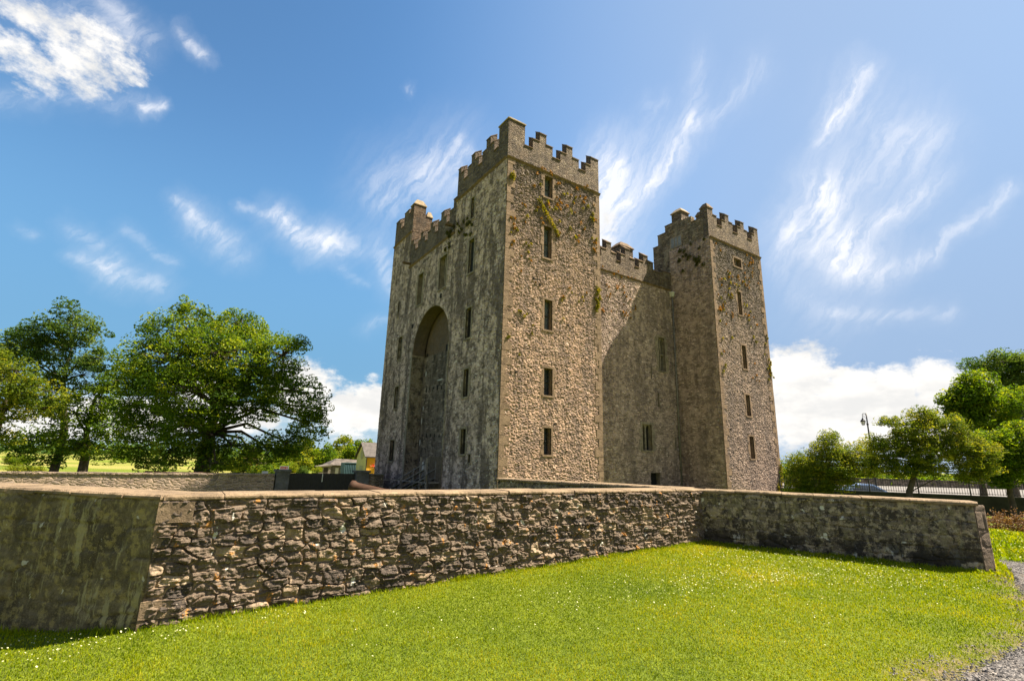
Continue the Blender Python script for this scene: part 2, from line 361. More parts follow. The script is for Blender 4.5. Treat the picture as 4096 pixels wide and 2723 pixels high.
def stone_field(U, Vv, seed, cw=.27, ch=.150, jit=.46, noise=1.0, flatter=1.0, joint=.0075, crisp=.013):
    """height, tint and mortar of random rubble over a grid (metres): blocky cells of a weighted voronoi"""
    Uw = U+.05*(fbm(U*2.3, Vv*2.3, seed+1, 3)-.5)*2; Vw = Vv+.035*(fbm(U*2.6, Vv*2.6, seed+2, 3)-.5)*2+.012*(fbm(U*9, Vv*9, seed+3, 2)-.5)*2
    gu = Uw/cw; gv = Vw/ch; row = np.floor(gv); f1 = np.full(U.shape, 9.); f2 = np.full(U.shape, 9.)
    tint = np.zeros_like(U); hh = np.zeros_like(U); tx = np.zeros_like(U); ty = np.zeros_like(U)
    for dj in (-1, 0, 1):
        j = row+dj; shift = _hash(j, j*0+3, seed+50)
        iu = np.floor(gu-shift)
        for di in (-2, -1, 0, 1, 2):
            i = iu+di; r1, r2, r3, r4, r5, r6 = [_hash(i, j, seed+60+k) for k in range(6)]
            cx = i+shift+.5+(r1-.5)*jit*1.6; cy = j+.5+(r2-.5)*jit; ww = .62+.75*r3; hw = .62+.6*r4
            ex = (gu-cx)/ww; ey = (gv-cy)/hw; d = (np.abs(ex)**3.4+np.abs(ey)**3.4)**(1/3.4)
            n1 = d < f1; f2 = np.where(n1, f1, np.minimum(f2, d)); f1 = np.where(n1, d, f1)
            tint = np.where(n1, r5, tint); hh = np.where(n1, r6, hh); tx = np.where(n1, ex*(r1-.5)*2, tx); ty = np.where(n1, ey*(r2-.5)*2, ty)
    e = (f2-f1)*min(cw, ch)*.5
    jw = .000+joint*fbm(U*6, Vv*6, seed+5, 3)
    prof = sstep(-.002, crisp, e-jw)
    n1 = fbm(U*8, Vv*8, seed+7, 4)-.5; n2 = fbm(U*24, Vv*24, seed+8, 4)-.5; ridge = 1-np.abs(2*fbm(U*7, Vv*10, seed+9, 4)-1)
    led = fbm(U*4, Vv*34, seed+10, 3)-.5
    h = prof*(.014+flatter*(.050*hh+.040*tx+.036*ty)+noise*(.060*n1+.045*(ridge-.6)+.030*led))+noise*.022*n2*(.4+.6*prof)
    return h, tint, 1-sstep(-.003, .0045, e-jw)
def facing(parent, axis, plane, u0, u1, v0, v1, step, seed, mat, holes=(), skip=None, amp=.68, sf={}):
    """a skin of rubble masonry, every stone in relief, over a wall face (outward is -x or -y)"""
    us = np.linspace(u0, u1, int((u1-u0)/step)+1); vs = np.linspace(v0, v1, int((v1-v0)/step)+1); U, Vv = np.meshgrid(us, vs)
    h, tint, mort = stone_field(U+seed*5.3, Vv, seed, **sf); h = np.maximum(.002, h*amp+.004)
    X, Y = (U, plane-h) if axis == 'x' else (plane-h, U)
    V = np.stack([X, Y, Vv], -1).reshape(-1, 3); ny_, nx_ = U.shape; I = np.arange(nx_*ny_).reshape(ny_, nx_)
    F = np.stack([I[:-1, :-1], I[:-1, 1:], I[1:, 1:], I[1:, :-1]], -1).reshape(-1, 4)
    if axis != 'x': F = F[:, ::-1]
    cu = (U[:-1, :-1]+step/2).ravel(); cv = (Vv[:-1, :-1]+step/2).ravel(); k = np.ones(len(cu), bool)
    for (a, b_, c_, d_) in holes: k &= ~((cu > a-step*.4) & (cu < b_+step*.4) & (cv > c_-step*.4) & (cv < d_+step*.4))
    if skip is not None: k &= ~skip(cu, cv)
    return mesh_np('stone_facing', V, F[k], mat, parent=parent, vattr={'tint': tint.ravel(), 'mortar': mort.ravel()}, smooth=False, uv=np.stack([U+seed*9.1, Vv], -1).reshape(-1, 2))
def fieldstone(name, dark, mid, light, mortar, moss=None, mossamt=0., drip=0., lichen=.0, white=0., patch=None, patchamt=0., smear=None, smearamt=0., up=0., stain=None, stainamt=0., sn=.55, tn=1.3, pf=3.3, mf=2.6, vs=.75, bw=0):
    m, n, b = newmat(name, .95); uv = uvnode(n); t_ = n.attr('tint'); mo = n.attr('mortar')
    f = n.noise(uv, 55, 5, .7, dim='2D'); a = n.noise(uv, 9, 6, .7, dim='2D'); g = n.noise(uv, 2.2, 5, .65, dim='2D')
    c = n.ramp(t_, [(0, dark), (.45, mid), (.8, mid), (1, light)]); c = n.mix(n.mapr(a, .35, .65, 0, .8), c, n.mix(1, c, (.45, .43, .42), 'MULTIPLY'))
    c = n.mix(n.mapr(a, .58, .70, 0, .55), c, light)
    c = n.mix(n.mapr(f, .58, .72, 0, .5), c, tuple(min(1, k*1.3) for k in light))
    c = n.mix(n.math('MULTIPLY', mo, n.mapr(a, .33, .58, .15, 1.0)), c, mortar)
    c = n.mix(n.mapr(g, .55, .7, 0, .45), c, n.mix(1, c, (.5, .48, .45), 'MULTIPLY'))
    if patch: c = n.mix(n.math('MULTIPLY', n.mapr(n.noise(uv, pf, 9, .76, dim='2D'), .48, .54), patchamt), c, patch)
    if moss: c = n.mix(n.math('MULTIPLY', n.mapr(n.noise(uv, mf, 9, .78, dim='2D'), .51, .58), mossamt), c, moss)
    if drip:
        dv = n.noise(n.vmath('MULTIPLY', uv, (6.5, .8, 0)), 1.0, 9, .72, dim='2D'); c = n.mix(n.math('MULTIPLY', n.mapr(dv, .545, .60), drip), c, (.36, .315, .16))
    if smear: c = n.mix(n.math('MULTIPLY', n.mapr(n.noise(uv, sn, 8, .74, dim='2D'), .47, .60), smearamt), c, n.mix(n.mapr(a, .3, .7), tuple(k*.65 for k in smear), smear))
    if stain:
        c = n.mix(n.math('MULTIPLY', n.mapr(n.noise(n.vmath('MULTIPLY', uv, (.7, .13, 0)), 1.0, 9, .72, dim='2D'), .50, .58), stainamt*vs), c, stain)
        c = n.mix(n.math('MULTIPLY', n.mapr(n.noise(uv, tn, 10, .78, dim='2D'), .49, .60), stainamt), c, stain)
    if up: c = n.mix(n.math('MULTIPLY', n.mapr(n.sep(uv)[1], 9.0, 19.0), up), c, n.mix(1, c, (.42, .46, .50), 'MULTIPLY'))
    if lichen: c = n.mix(n.math('MULTIPLY', n.mapr(n.noise(uv, 7, 4, .6, dim='2D'), .66, .70), lichen), c, (.42, .20, .05))
    if white: c = n.mix(n.math('MULTIPLY', n.mapr(n.noise(uv, 6.2, 3, .55, dim='2D', dist=.4), .715, .74), white), c, (.60, .58, .52))
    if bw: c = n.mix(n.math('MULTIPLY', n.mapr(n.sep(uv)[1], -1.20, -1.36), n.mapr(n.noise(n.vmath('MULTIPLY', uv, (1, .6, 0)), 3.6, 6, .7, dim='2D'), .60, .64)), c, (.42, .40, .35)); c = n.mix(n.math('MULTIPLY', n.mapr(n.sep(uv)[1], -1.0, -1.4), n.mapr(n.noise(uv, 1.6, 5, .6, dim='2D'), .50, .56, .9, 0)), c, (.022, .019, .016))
    n.L.new(c, b.inputs['Base Color']); n.L.new(n.bump(n.math('ADD', f, n.math('MULTIPLY', a, 1.5)), .010), b.inputs['Normal']); return m
M['face_lit'] = fieldstone('sunlit_rubble_stone', (0.115, 0.081, 0.065), (0.462, 0.320, 0.236), (0.694, 0.508, 0.389), (0.179, 0.120, 0.089), smear=(0.694, 0.468, 0.337), smearamt=.4, stain=(0.157, 0.118, 0.100), stainamt=.72, up=1.0, white=.7, sn=.7, tn=2.6)  # dark mortar tone carries shade of the gaps as well as the joints
M['face_lit2'] = fieldstone('grey_sunlit_rubble_stone', (0.106, 0.082, 0.072), (0.338, 0.256, 0.206), (0.570, 0.450, 0.370), (0.158, 0.118, 0.097), smear=(0.486, 0.364, 0.285), smearamt=.4, stain=(0.127, 0.102, 0.090), stainamt=.7, up=.85, white=.7, sn=.7, tn=2.6)
M['face_shade'] = fieldstone('weathered_rubble_stone', (0.147, 0.116, 0.110), (0.483, 0.374, 0.347), (0.850, 0.773, 0.724), (0.228, 0.175, 0.158), smear=(0.805, 0.628, 0.569), smearamt=.6, stain=(0.084, 0.065, 0.060), stainamt=.85, moss=(0.201, 0.150, 0.090), mossamt=.2, white=.8, up=.15, mf=1.2, sn=.8, tn=2.0, vs=.9)
M['face_curtain'] = fieldstone('curtain_rubble_stone', (0.140, 0.106, 0.095), (0.438, 0.332, 0.282), (0.826, 0.653, 0.563), (0.231, 0.174, 0.151), smear=(0.608, 0.464, 0.388), smearamt=.5, stain=(0.103, 0.078, 0.070), stainamt=.6, moss=(0.182, 0.138, 0.075), mossamt=.2, white=.8, mf=1.2, sn=.8, tn=2.0)
# ------------------------------------------------------------------ the ground
AX, AY = -0.05, 6.71
E_M = onp(3940, 2290, 1, 1.0); E_M = E_M*((-1.55)/E_M[2])     # foot of the right wall's end
CXY = np.array([9.12, 6.71]); EXY = E_M[:2]
LD = np.array([-1.62, 1.71]); LD = LD/np.linalg.norm(LD)
LXY = np.array([AX, AY])+LD*7.0
ced = (EXY-CXY)/np.linalg.norm(EXY-CXY); cen = np.array([-ced[1], ced[0]])     # normal away from the camera
if cen @ np.array([1, .3]) < 0: cen = -cen
ldn = np.array([LD[1], -LD[0]])
if ldn @ np.array([1., 1.]) < 0: ldn = -ldn
def H(x, y):
    x = np.asarray(x, float); y = np.asarray(y, float)
    front = -1.75+.03*np.clip(x, -6, 11)+.034*(np.clip(y, -14, 22)-6.7)-.155*np.clip(-x, 0, 8)
    dAL = (x-AX)*ldn[0]+(y-AY)*ldn[1]; dAC = y-AY; dCE = (x-CXY[0])*cen[0]+(y-CXY[1])*cen[1]
    ratio = EXY[1]/EXY[0]; dE = (y-ratio*x)/1.03-.25
    m = sstep(.12, .6, np.minimum(dAL, np.maximum(dAC, dCE)))*sstep(0, 2.2, dE)
    r = np.hypot(x, y)
    right = front*(1-sstep(18.5, 27, r))+(-2.35)*sstep(18.5, 27, r)
    inner = -3.0+.65*sstep(24, 31, x)*(1-sstep(60, 110, y))
    z = right*(1-m)+inner*m
    far = -3.2+1.5*(fbm(x/90, y/90, 3, 3)-.5)*sstep(110, 300, r)
    k = sstep(60, 130, r)
    z = z*(1-k)+np.where(x > 30, far+.6, far)*k
    z = z+.025*(fbm(x*1.1, y*1.1, 9, 3)-.5)*(r < 40)
    return z
xs = np.concatenate([-np.geomspace(3500, 9, 46), np.arange(-8.5, 30, .22), np.geomspace(30.3, 3500, 60)])
ys = np.concatenate([-np.geomspace(3500, 13, 32), np.arange(-12.5, 14.5, .22), np.geomspace(14.8, 3500, 76)])
GX, GY = np.meshgrid(xs, ys); GZ = H(GX, GY)
nx, ny = len(xs), len(ys); I = np.arange(nx*ny).reshape(ny, nx)
GF = np.stack([I[:-1, :-1], I[:-1, 1:], I[1:, 1:], I[1:, :-1]], -1).reshape(-1, 4)
EDGE = [(5.0, -1.2), (5.1, .6), (5.35, 1.6), (5.68, 2.01), (5.98, 1.99), (6.32, 1.93), (6.94, 1.86), (7.62, 1.81), (8.3, 1.80), (9.1, 1.95), (9.76, 2.24), (10.5, 2.49), (11.0, 2.58), (11.55, 2.72)]
OUT2 = [(6.0, -6), (8.5, -4), (9.5, -2), (10.2, -1), (10.6, -.5), (11.0, 0), (11.3, .3), (11.7, .6), (12.0, .9), (12.3, 1.3), (12.7, 1.8), (13.1, 2.3), (13.2, 2.8), (12.95, 3.22)]
_E = np.array(EDGE); SOIL = np.zeros(GX.shape); _m = (GX > 3) & (GX < 14) & (GY > -3) & (GY < 5)
SOIL[_m] = np.clip(1.1-np.min(np.hypot(GX[_m][:, None]-_E[None, :, 0], GY[_m][:, None]-_E[None, :, 1]), axis=1)/.38, 0, 1)
gm, n, b = newmat('meadow_ground', .95); co = n.new('ShaderNodeNewGeometry').outputs['Position']
a = n.noise(co, .35, 6, .6); f = n.noise(co, 9, 6, .75); g = n.noise(co, .03, 5, .6)
c = n.mix(n.mapr(a, .35, .65), (.075, .115, .003), (.13, .165, .004)); c = n.mix(n.mapr(f, .35, .7, 0, .75), c, (.20, .25, .018))
c = n.mix(n.mapr(n.noise(co, 42, 3, .6), .50, .62, 0, .6), c, (.035, .06, .005))
dd = n.vmath('LENGTH', co, out=1)
c = n.mix(n.math('MULTIPLY', n.mapr(dd, 40, 90), n.mapr(g, .42, .56)), c, (.25, .23, .055))
c = n.mix(n.mapr(n.noise(co, 2.1, 5, .7), .66, .72, 0, .5), c, (.26, .24, .05))
c = n.mix(n.math('MULTIPLY', n.attr('soil'), n.mapr(f, .3, .6, .4, 1.0)), c, n.mix(n.mapr(f, .35, .65), (.10, .07, .04), (.26, .19, .12))); n.L.new(c, b.inputs['Base Color']); n.L.new(n.bump(n.math('ADD', f, n.noise(co, 40, 3)), .05), b.inputs['Normal'])
ground = mesh_np('ground', np.stack([GX, GY, GZ], -1).reshape(-1, 3), GF, gm, smooth=True, vattr={'soil': SOIL.ravel()})
tag(ground, 'green lawn and meadow ground around the castle', 'lawn', kind='structure')

# gravel path: a sheet cut to the curved lawn edge at the bottom right
def path_mesh():
    n1 = 130; n2 = 26; t = np.linspace(0, 1, n1)
    def samp(P):
        P = np.array(P); k = np.linspace(0, 1, len(P)); return np.stack([np.interp(t, k, P[:, 0]), np.interp(t, k, P[:, 1])], -1)
    a, b_ = samp(EDGE), samp(OUT2)
    jit = .10*(fbm(t*45, t*0, 21, 3)-.5); a = a+np.stack([jit, -jit], -1)
    jit = .10*(fbm(t*45, t*0+5, 25, 3)-.5); b_ = b_+np.stack([jit, -jit], -1)
    s = np.linspace(0, 1, n2)[None, :, None]; Q = a[:, None]*(1-s)+b_[:, None]*s
    # a shallow crown so that the sheet sinks into the turf at its edges
    sv = np.linspace(0, 1, n2)[None, :]; lift = -.012+.034*np.minimum(1, np.minimum(sv, 1-sv)*9)
    Z = H(Q[..., 0], Q[..., 1])+lift+.012*(fbm(Q[..., 0]*9, Q[..., 1]*9, 4, 3)-.5)
    V = np.concatenate([Q, Z[..., None]], -1).reshape(-1, 3)
    I = np.arange(n1*n2).reshape(n1, n2); F = np.stack([I[:-1, :-1], I[:-1, 1:], I[1:, 1:], I[1:, :-1]], -1).reshape(-1, 4)
    return V, F
def gravelmat():
    m, n, b = newmat('gravel', .95); co = n.new('ShaderNodeNewGeometry').outputs['Position']
    v = n.voro(co, 48, dim='3D'); e = n.voro(co, 48, feature='DISTANCE_TO_EDGE', out='Distance', dim='3D')
    c = n.ramp(n.sep(v)[0], [(0, (.06, .057, .057)), (.5, (.14, .132, .13)), (1, (.30, .28, .265))])
    c = n.mix(n.mapr(n.noise(co, 1.4, 5, .7), .5, .7, 0, .5), c, (.25, .19, .12))
    n.L.new(c, b.inputs['Base Color']); n.L.new(n.bump(n.mapr(e, 0, .3), .012), b.inputs['Normal']); return m
M['gravel'] = gravelmat()
V, F = path_mesh(); path = mesh_np('path', V, F, M['gravel'], smooth=True); tag(path, 'grey gravel path curving round the lawn', 'path', kind='structure')

# ------------------------------------------------------------------ the castle
X0, X1 = 15.06, 23.06; Y0, Y1 = 24.19, 31.35
RX0, RX1 = 36.17, 44.06; YC = 28.45; YL = 45.0; ZB = -4.0
castle = empty('castle', (X0, Y0, -3.0), 'tall grey brown stone castle with stepped battlements, corner towers and a high recessed arch', 'castle')
rng = random.Random(7)
def wallgrid(mb, fn, u0, u1, v0, v1, holes, depth, mi=0, rmi=0, du=99):
    """rectangular wall face with rectangular openings; fn(u, v, d) gives a point d behind the face"""
    us = sorted({u0, u1, *[h[0] for h in holes], *[h[1] for h in holes]}); vs = sorted({v0, v1, *[h[2] for h in holes], *[h[3] for h in holes]})
    for i in range(len(us)-1):
        for j in range(len(vs)-1):
            cu, cv = (us[i]+us[i+1])/2, (vs[j]+vs[j+1])/2
            if any(h[0] < cu < h[1] and h[2] < cv < h[3] for h in holes): continue
            mb.face([fn(us[i], vs[j], 0), fn(us[i+1], vs[j], 0), fn(us[i+1], vs[j+1], 0), fn(us[i], vs[j+1], 0)], mi)
    for (a, b2, c, d) in holes:
        for (p, q) in (((a, c), (b2, c)), ((b2, c), (b2, d)), ((b2, d), (a, d)), ((a, d), (a, c))):
            mb.face([fn(*p, 0), fn(*q, 0), fn(*q, depth), fn(*p, depth)], rmi)
fnF = lambda yp: (lambda u, v, d: (u, yp+d, v))
fnL = lambda xp: (lambda u, v, d: (xp+d, u, v))
M['leaded'] = simple('old_leaded_glass', (.17, .18, .19), .8, .3)
def window(fn, a, b2, c, d, style='plain', smat='quoin', depth=.42, parent=None, sur=.13, proud=.04, pane='glass'):
    """window > surround, mullion: pane set at the back of its opening, dressed stones round it"""
    pm = MB(); pm.face([fn(a+.001, c+.001, depth-.02), fn(b2-.001, c+.001, depth-.02), fn(b2-.001, d-.001, depth-.02), fn(a+.001, d-.001, depth-.02)])
    wd = pm.build('window', M[pane], parent or castle)
    s = MB(); r = random.Random(int(a*97+c*31))
    def blk(u0, u1, v0, v1, pr):
        s.hexa([fn(u0, v0, -pr), fn(u1, v0, -pr), fn(u1, v0, .05), fn(u0, v0, .05), fn(u0, v1, -pr), fn(u1, v1, -pr), fn(u1, v1, .05), fn(u0, v1, .05)])
    if sur > 0:
        v = c
        while v < d-.05:
            hgt = min(d-v, r.uniform(.28, .5)); hgt = hgt if d-v-hgt > .12 else d-v
            for side in (0, 1):
                wd_ = sur*r.choice([1, 1, 1.9, 2.2]); pr = proud+r.uniform(0, .008)
                if side: blk(b2, b2+wd_, v, v+hgt-.012, pr)
                else: blk(a-wd_, a, v, v+hgt-.012, pr)
            v += hgt
        blk(a-sur*1.3, b2+sur*1.3, d, d+sur*1.1, proud+.012); blk(a-sur, b2+sur, c-.11, c, proud+.04)
        s.build('surround', M[smat], wd)
    mu = MB(); mid = (a+b2)/2
    def bar(u0, u1, v0, v1, d0=.16, d1=.30):
        mu.hexa([fn(u0, v0, d0), fn(u1, v0, d0), fn(u1, v0, d1), fn(u0, v0, d1), fn(u0, v1, d0), fn(u1, v1, d0), fn(u1, v1, d1), fn(u0, v1, d1)])
    if style == 'two': bar(mid-.06, mid+.06, c, d)
    if style == 'three':
        for k in (1, 2): bar(a+(b2-a)*k/3-.05, a+(b2-a)*k/3+.05, c, d)
    if style in ('cross', 'arched'):
        bar(mid-.07, mid+.07, c, d)
        if style == 'cross': bar(a, b2, (c+d)/2-.07, (c+d)/2+.07, .155, .305)
        # cusped heads of the lights
        for (p, q) in ((a, mid-.07), (mid+.07, b2)):
            for k in range(6):
                t0, t1 = k/6, (k+1)/6; wv = q-p
                def hh(t): return d-.34+.30*math.sqrt(max(0, 1-(2*t-1)**2))
                u0_, u1_ = p+wv*t0, p+wv*t1
                mu.hexa([fn(u0_, hh(t0), .16), fn(u1_, hh(t1), .16), fn(u1_, hh(t1), .30), fn(u0_, hh(t0), .30), fn(u0_, d, .16), fn(u1_, d, .16), fn(u1_, d, .30), fn(u0_, d, .30)])
    if style == 'slim': 
        bar(a, a+.05, c, d, depth-.10, depth-.04); bar(b2-.05, b2, c, d, depth-.102, depth-.042); bar(a+.05, b2-.05, (c+d)/2-.02, (c+d)/2+.02, depth-.08, depth-.04)
    if mu.v: mu.build('mullion', M[smat if style != 'slim' else 'timber_dark'], wd)
    return wd
NW = [(18.06, 18.74, 17.35, 18.93), (18.05, 18.70, 12.95, 15.2), (18.16, 18.80, 8.1, 10.1), (18.2, 18.86, 3.95, 5.64), (18.24, 18.80, .4, 1.98)]
LW = [(28.42, 28.9, 16.65, 18.3), (28.15, 28.9, 12.5, 15.0), (28.1, 28.85, 7.85, 9.95), (28.05, 28.72, 3.92, 5.75), (28.05, 28.72, .32, 1.88), (27.32, 27.6, -.18, .3)]
MW = [(32.45, 33.7, 12.65, 15.3), (36.85, 38.15, 12.42, 15.18)]
TW = [(42.1, 42.4, 12.5, 13.92), (40.65, 41.5, 8.32, 10.35), (40.55, 41.4, 4.05, 5.92), (40.5, 41.5, -.3, 1.4)]
RW = [(39.61, 40.72, 17.7, 18.53), (39.68, 40.25, 13.1, 15.3), (39.68, 40.28, 8.26, 10.34), (39.64, 40.24, 4.2, 6.0), (39.68, 40.3, .7, 2.52)]
CW = [(31.56, 32.66, 1.12, 3.2), (33.96, 34.78, 7.95, 10.95)]
CS = [(32.86, 32.96, 7.1, 8.2), (33.64, 33.74, 4.8, 6.0), (35.58, 35.72, 1.3, 2.3), (35.66, 35.76, 8.2, 8.95)]
DOOR = (32.36, 33.48, -3.0, -.66)
STR_N, STR_R, STR_L, STR_M, STR_C = 19.2, 19.6, 20.28, 16.65, 15.7
# quoins: long and short dressed blocks up the corners, proud of the rubble
def quoins(q, mi, cx, cy, sx, sy, z0, z1, seed, maxw=.75):
    r = random.Random(seed); z = z0; k = 0
    while z < z1-.15:
        h = min(r.uniform(.32, .62), z1-z); lx, ly = (r.uniform(.5, maxw), r.uniform(.25, .4)) if k % 2 else (r.uniform(.25, .4), r.uniform(.5, maxw))
        e = .045+r.uniform(0, .014); x0_, x1_ = sorted((cx+sx*.001, cx+sx*lx)); y0_, y1_ = sorted((cy-sy*e, cy+sy*ly))
        q.box(x0_, x1_, y0_, y1_, z+.022, z+h, mi)
        z += h; k += 1
# near tower
t = MB(); quoins(t, 2, X0, Y0, 1, 1, -4, STR_N-.11, 1); quoins(t, 2, X1, Y0, -1, 1, -4, STR_N-.11, 2); wallgrid(t, fnF(Y0), X0, X1, ZB, STR_N, NW, .42, 0, 2); wallgrid(t, fnL(X0), Y0, Y1, ZB, STR_N, LW, .24, 1, 1)
t.face([(X1, Y0, ZB), (X1, Y1, ZB), (X1, Y1, STR_N), (X1, Y0, STR_N)], 0); t.face([(X0, Y1, ZB), (X1, Y1, ZB), (X1, Y1, STR_N), (X0, Y1, STR_N)], 1)
t.face([(X0, Y0, STR_N-.002), (X1, Y0, STR_N-.002), (X1, Y1, STR_N-.002), (X0, Y1, STR_N-.002)], 2)
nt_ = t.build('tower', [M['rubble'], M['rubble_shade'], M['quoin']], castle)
facing(nt_, 'x', Y0, X0, X1, -2.6, STR_N-.05, .035, 3, M['face_lit'], NW, sf=dict(cw=.25, ch=.085, jit=.42))
facing(nt_, 'y', X0, Y0, Y1-.02, -3.2, STR_N-.05, .045, 4, M['face_shade'], LW, amp=.55, sf=dict(cw=.25, ch=.085, jit=.42))
# right tower
t = MB(); quoins(t, 2, RX0, Y0, 1, 1, -4, STR_R-.11, 3); quoins(t, 2, RX1, Y0, -1, 1, -4, STR_R-.11, 4); wallgrid(t, fnF(Y0), RX0, RX1, ZB, STR_R, RW, .42, 0, 2); wallgrid(t, fnL(RX0), Y0, 30.4, ZB, STR_R, [], .42, 1, 2)
t.face([(RX1, Y0, ZB), (RX1, 32, ZB), (RX1, 32, STR_R), (RX1, Y0, STR_R)], 0); t.face([(RX0, 30.4, ZB), (RX1, 32, ZB), (RX1, 32, STR_R), (RX0, 30.4, STR_R)], 1)
t.face([(RX0, Y0, STR_R-.002), (RX1, Y0, STR_R-.002), (RX1, 32, STR_R-.002), (RX0, 30.4, STR_R-.002)], 2)
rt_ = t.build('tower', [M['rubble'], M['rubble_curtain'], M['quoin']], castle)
facing(rt_, 'x', Y0, RX0, RX1, -3.2, STR_R-.05, .035, 7, M['face_lit2'], RW, sf=dict(cw=.25, ch=.085, jit=.42))
facing(rt_, 'y', RX0, Y0, YC+.05, -3.2, STR_R+.1, .045, 8, M['face_curtain'], (), amp=.7, sf=dict(cw=.25, ch=.085, jit=.42))
# left tower: its west face with the middle bay over the arch
AYC, AR, ASP = 34.68, 3.33, 8.25; REC = 1.05
t = MB(); quoins(t, 1, X0, YL, 1, -1, -4, STR_L-.11, 5); wallgrid(t, fnL(X0), AYC+AR, YL, ZB, STR_M, TW, .24, 0, 0)
wallgrid(t, fnL(X0), 40.4, YL, STR_M, STR_L, [], .42, 0, 1)
t.face([(X0, 40.4, STR_M), (X0+7, 40.4, STR_M), (X0+7, 40.4, STR_L), (X0, 40.4, STR_L)], 2)
t.face([(X0, YL, ZB), (X0+8, YL, ZB), (X0+8, YL, STR_L), (X0, YL, STR_L)], 0); t.face([(X0+8, 40.4, ZB), (X0+8, YL, ZB), (X0+8, YL, STR_L), (X0+8, 40.4, STR_L)], 0)
t.face([(X0, 40.4, STR_L-.002), (X0+8, 40.4, STR_L-.002), (X0+8, YL, STR_L-.002), (X0, YL, STR_L-.002)], 1)
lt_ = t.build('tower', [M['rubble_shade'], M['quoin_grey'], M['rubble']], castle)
facing(lt_, 'y', X0, AYC+AR+.01, YL, -3.2, STR_L-.05, .05, 9, M['face_shade'], TW, skip=lambda u, v: (u < 40.4) & (v > STR_M-.05), amp=.5, sf=dict(cw=.25, ch=.085, jit=.42))
# arch bay
t = MB(); NS = 40; zt = 12.0
pts = [(AYC+AR*math.cos(PI*k/NS), ASP+AR*1.0*math.sin(PI*k/NS)) for k in range(NS+1)]
for k in range(NS):
    (a, za), (b2, zb) = pts[k], pts[k+1]
    t.face([(X0, a, za), (X0, b2, zb), (X0, b2, zt), (X0, a, zt)], 0)
    t.face([(X0, a, za), (X0, b2, zb), (X0+REC, b2, zb), (X0+REC, a, za)], 1)
wallgrid(t, fnL(X0), AYC-AR, AYC+AR, zt, STR_M, MW[:1]+[(36.85, AYC+AR, 12.42, 15.18)], .42, 0, 2)
# reveals of the two jambs
t.face([(X0, AYC+AR, ZB), (X0+REC, AYC+AR, ZB), (X0+REC, AYC+AR, ASP), (X0, AYC+AR, ASP)], 3); t.face([(X0, AYC-AR, ZB), (X0+REC, AYC-AR, ZB), (X0+REC, AYC-AR, ASP), (X0, AYC-AR, ASP)], 3)
ar_ = t.build('arch', [M['rubble_shade'], M['lunette'], M['quoin_grey'], M['rubble_shade']], castle)
facing(ar_, 'y', X0, Y1-.02, AYC+AR+.01, ASP, STR_M-.05, .045, 10, M['face_shade'], MW, skip=lambda u, v: (np.hypot(u-AYC, v-ASP) < AR+.02), amp=.5, sf=dict(cw=.25, ch=.085, jit=.42))
t = MB(); t.face([(X0+REC, AYC-AR, ZB), (X0+REC, AYC+AR, ZB), (X0+REC, AYC+AR, ASP-.1), (X0+REC, AYC-AR, ASP-.1)], 0)
t.face([(X0+REC+.12, AYC-AR, ASP-.1), (X0+REC+.12, AYC+AR, ASP-.1), (X0+REC+.12, AYC+AR, 12), (X0+REC+.12, AYC-AR, 12)], 1)
t.face([(X0+REC, AYC-AR, ASP-.1), (X0+REC, AYC+AR, ASP-.1), (X0+REC+.12, AYC+AR, ASP-.1), (X0+REC+.12, AYC-AR, ASP-.1)], 0)
for z in (5.2, 1.6):                                # rows of joist sockets
    for k in range(8):
        yy = AYC-2.6+k*.72+rng.uniform(-.1, .1); s = rng.uniform(.09, .16)
        t.box(X0+REC-.012, X0+REC+.01, yy, yy+s*1.4, z+rng.uniform(-.1, .1), z+s*2, 2)
for (yy, zz, sy, sz) in ((37.4, 6.7, .22, .5), (37.65, 2.9, .28, .55), (37.5, 3.9, .2, .4), (37.7, 1.2, .2, .6), (36.9, -.6, .9, .7), (33, 6.2, .3, .12), (34.6, 5.9, 1.2, .12)):
    q = [(X0+REC-.015, yy+sy*.5*math.cos(a_)*rng.uniform(.7, 1.1), zz+sz*.5*math.sin(a_)*rng.uniform(.8, 1.1)) for a_ in np.linspace(0, 2*PI, 11)[:-1]]
    t.face(q, 3)
t.box(X0+REC-.01, X0+REC+.01, 37.35, 37.6, 8.1, 8.4, 2); t.box(X0-.002, X0+REC, 31.353, 31.75, 7.55, 8.0, 2)
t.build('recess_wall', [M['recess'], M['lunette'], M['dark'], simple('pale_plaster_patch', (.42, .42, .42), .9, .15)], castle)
for (ya, yb, z0_, z1_, sd) in ((AYC+AR+.02, AYC+AR+.34, -3, 8.6, 3), (AYC-AR-.22, AYC-AR-.01, -1, 8.0, 8)):
    t = MB(); r = random.Random(sd); z = z0_; wa_ = .8
    while z < z1_:
        hgt = r.uniform(.15, .4); wb2 = r.uniform(.45, 1.0); ja, jb = (ya, ya+(yb-ya)*wa_), (ya, ya+(yb-ya)*wb2)
        if sd == 8: ja, jb = (yb-(yb-ya)*wa_, yb), (yb-(yb-ya)*wb2, yb)
        t.hexa([(X0-.058, ja[0], z), (X0+.01, ja[0], z), (X0+.01, ja[1], z), (X0-.058, ja[1], z), (X0-.058, jb[0], z+hgt), (X0+.01, jb[0], z+hgt), (X0+.01, jb[1], z+hgt), (X0-.058, jb[1], z+hgt)]); z += hgt; wa_ = wb2
    t.build('plaster_strip', M['quoin_grey'] if sd == 8 else dressed('pale_lime_plaster', (.30, .27, .22), 5), castle)
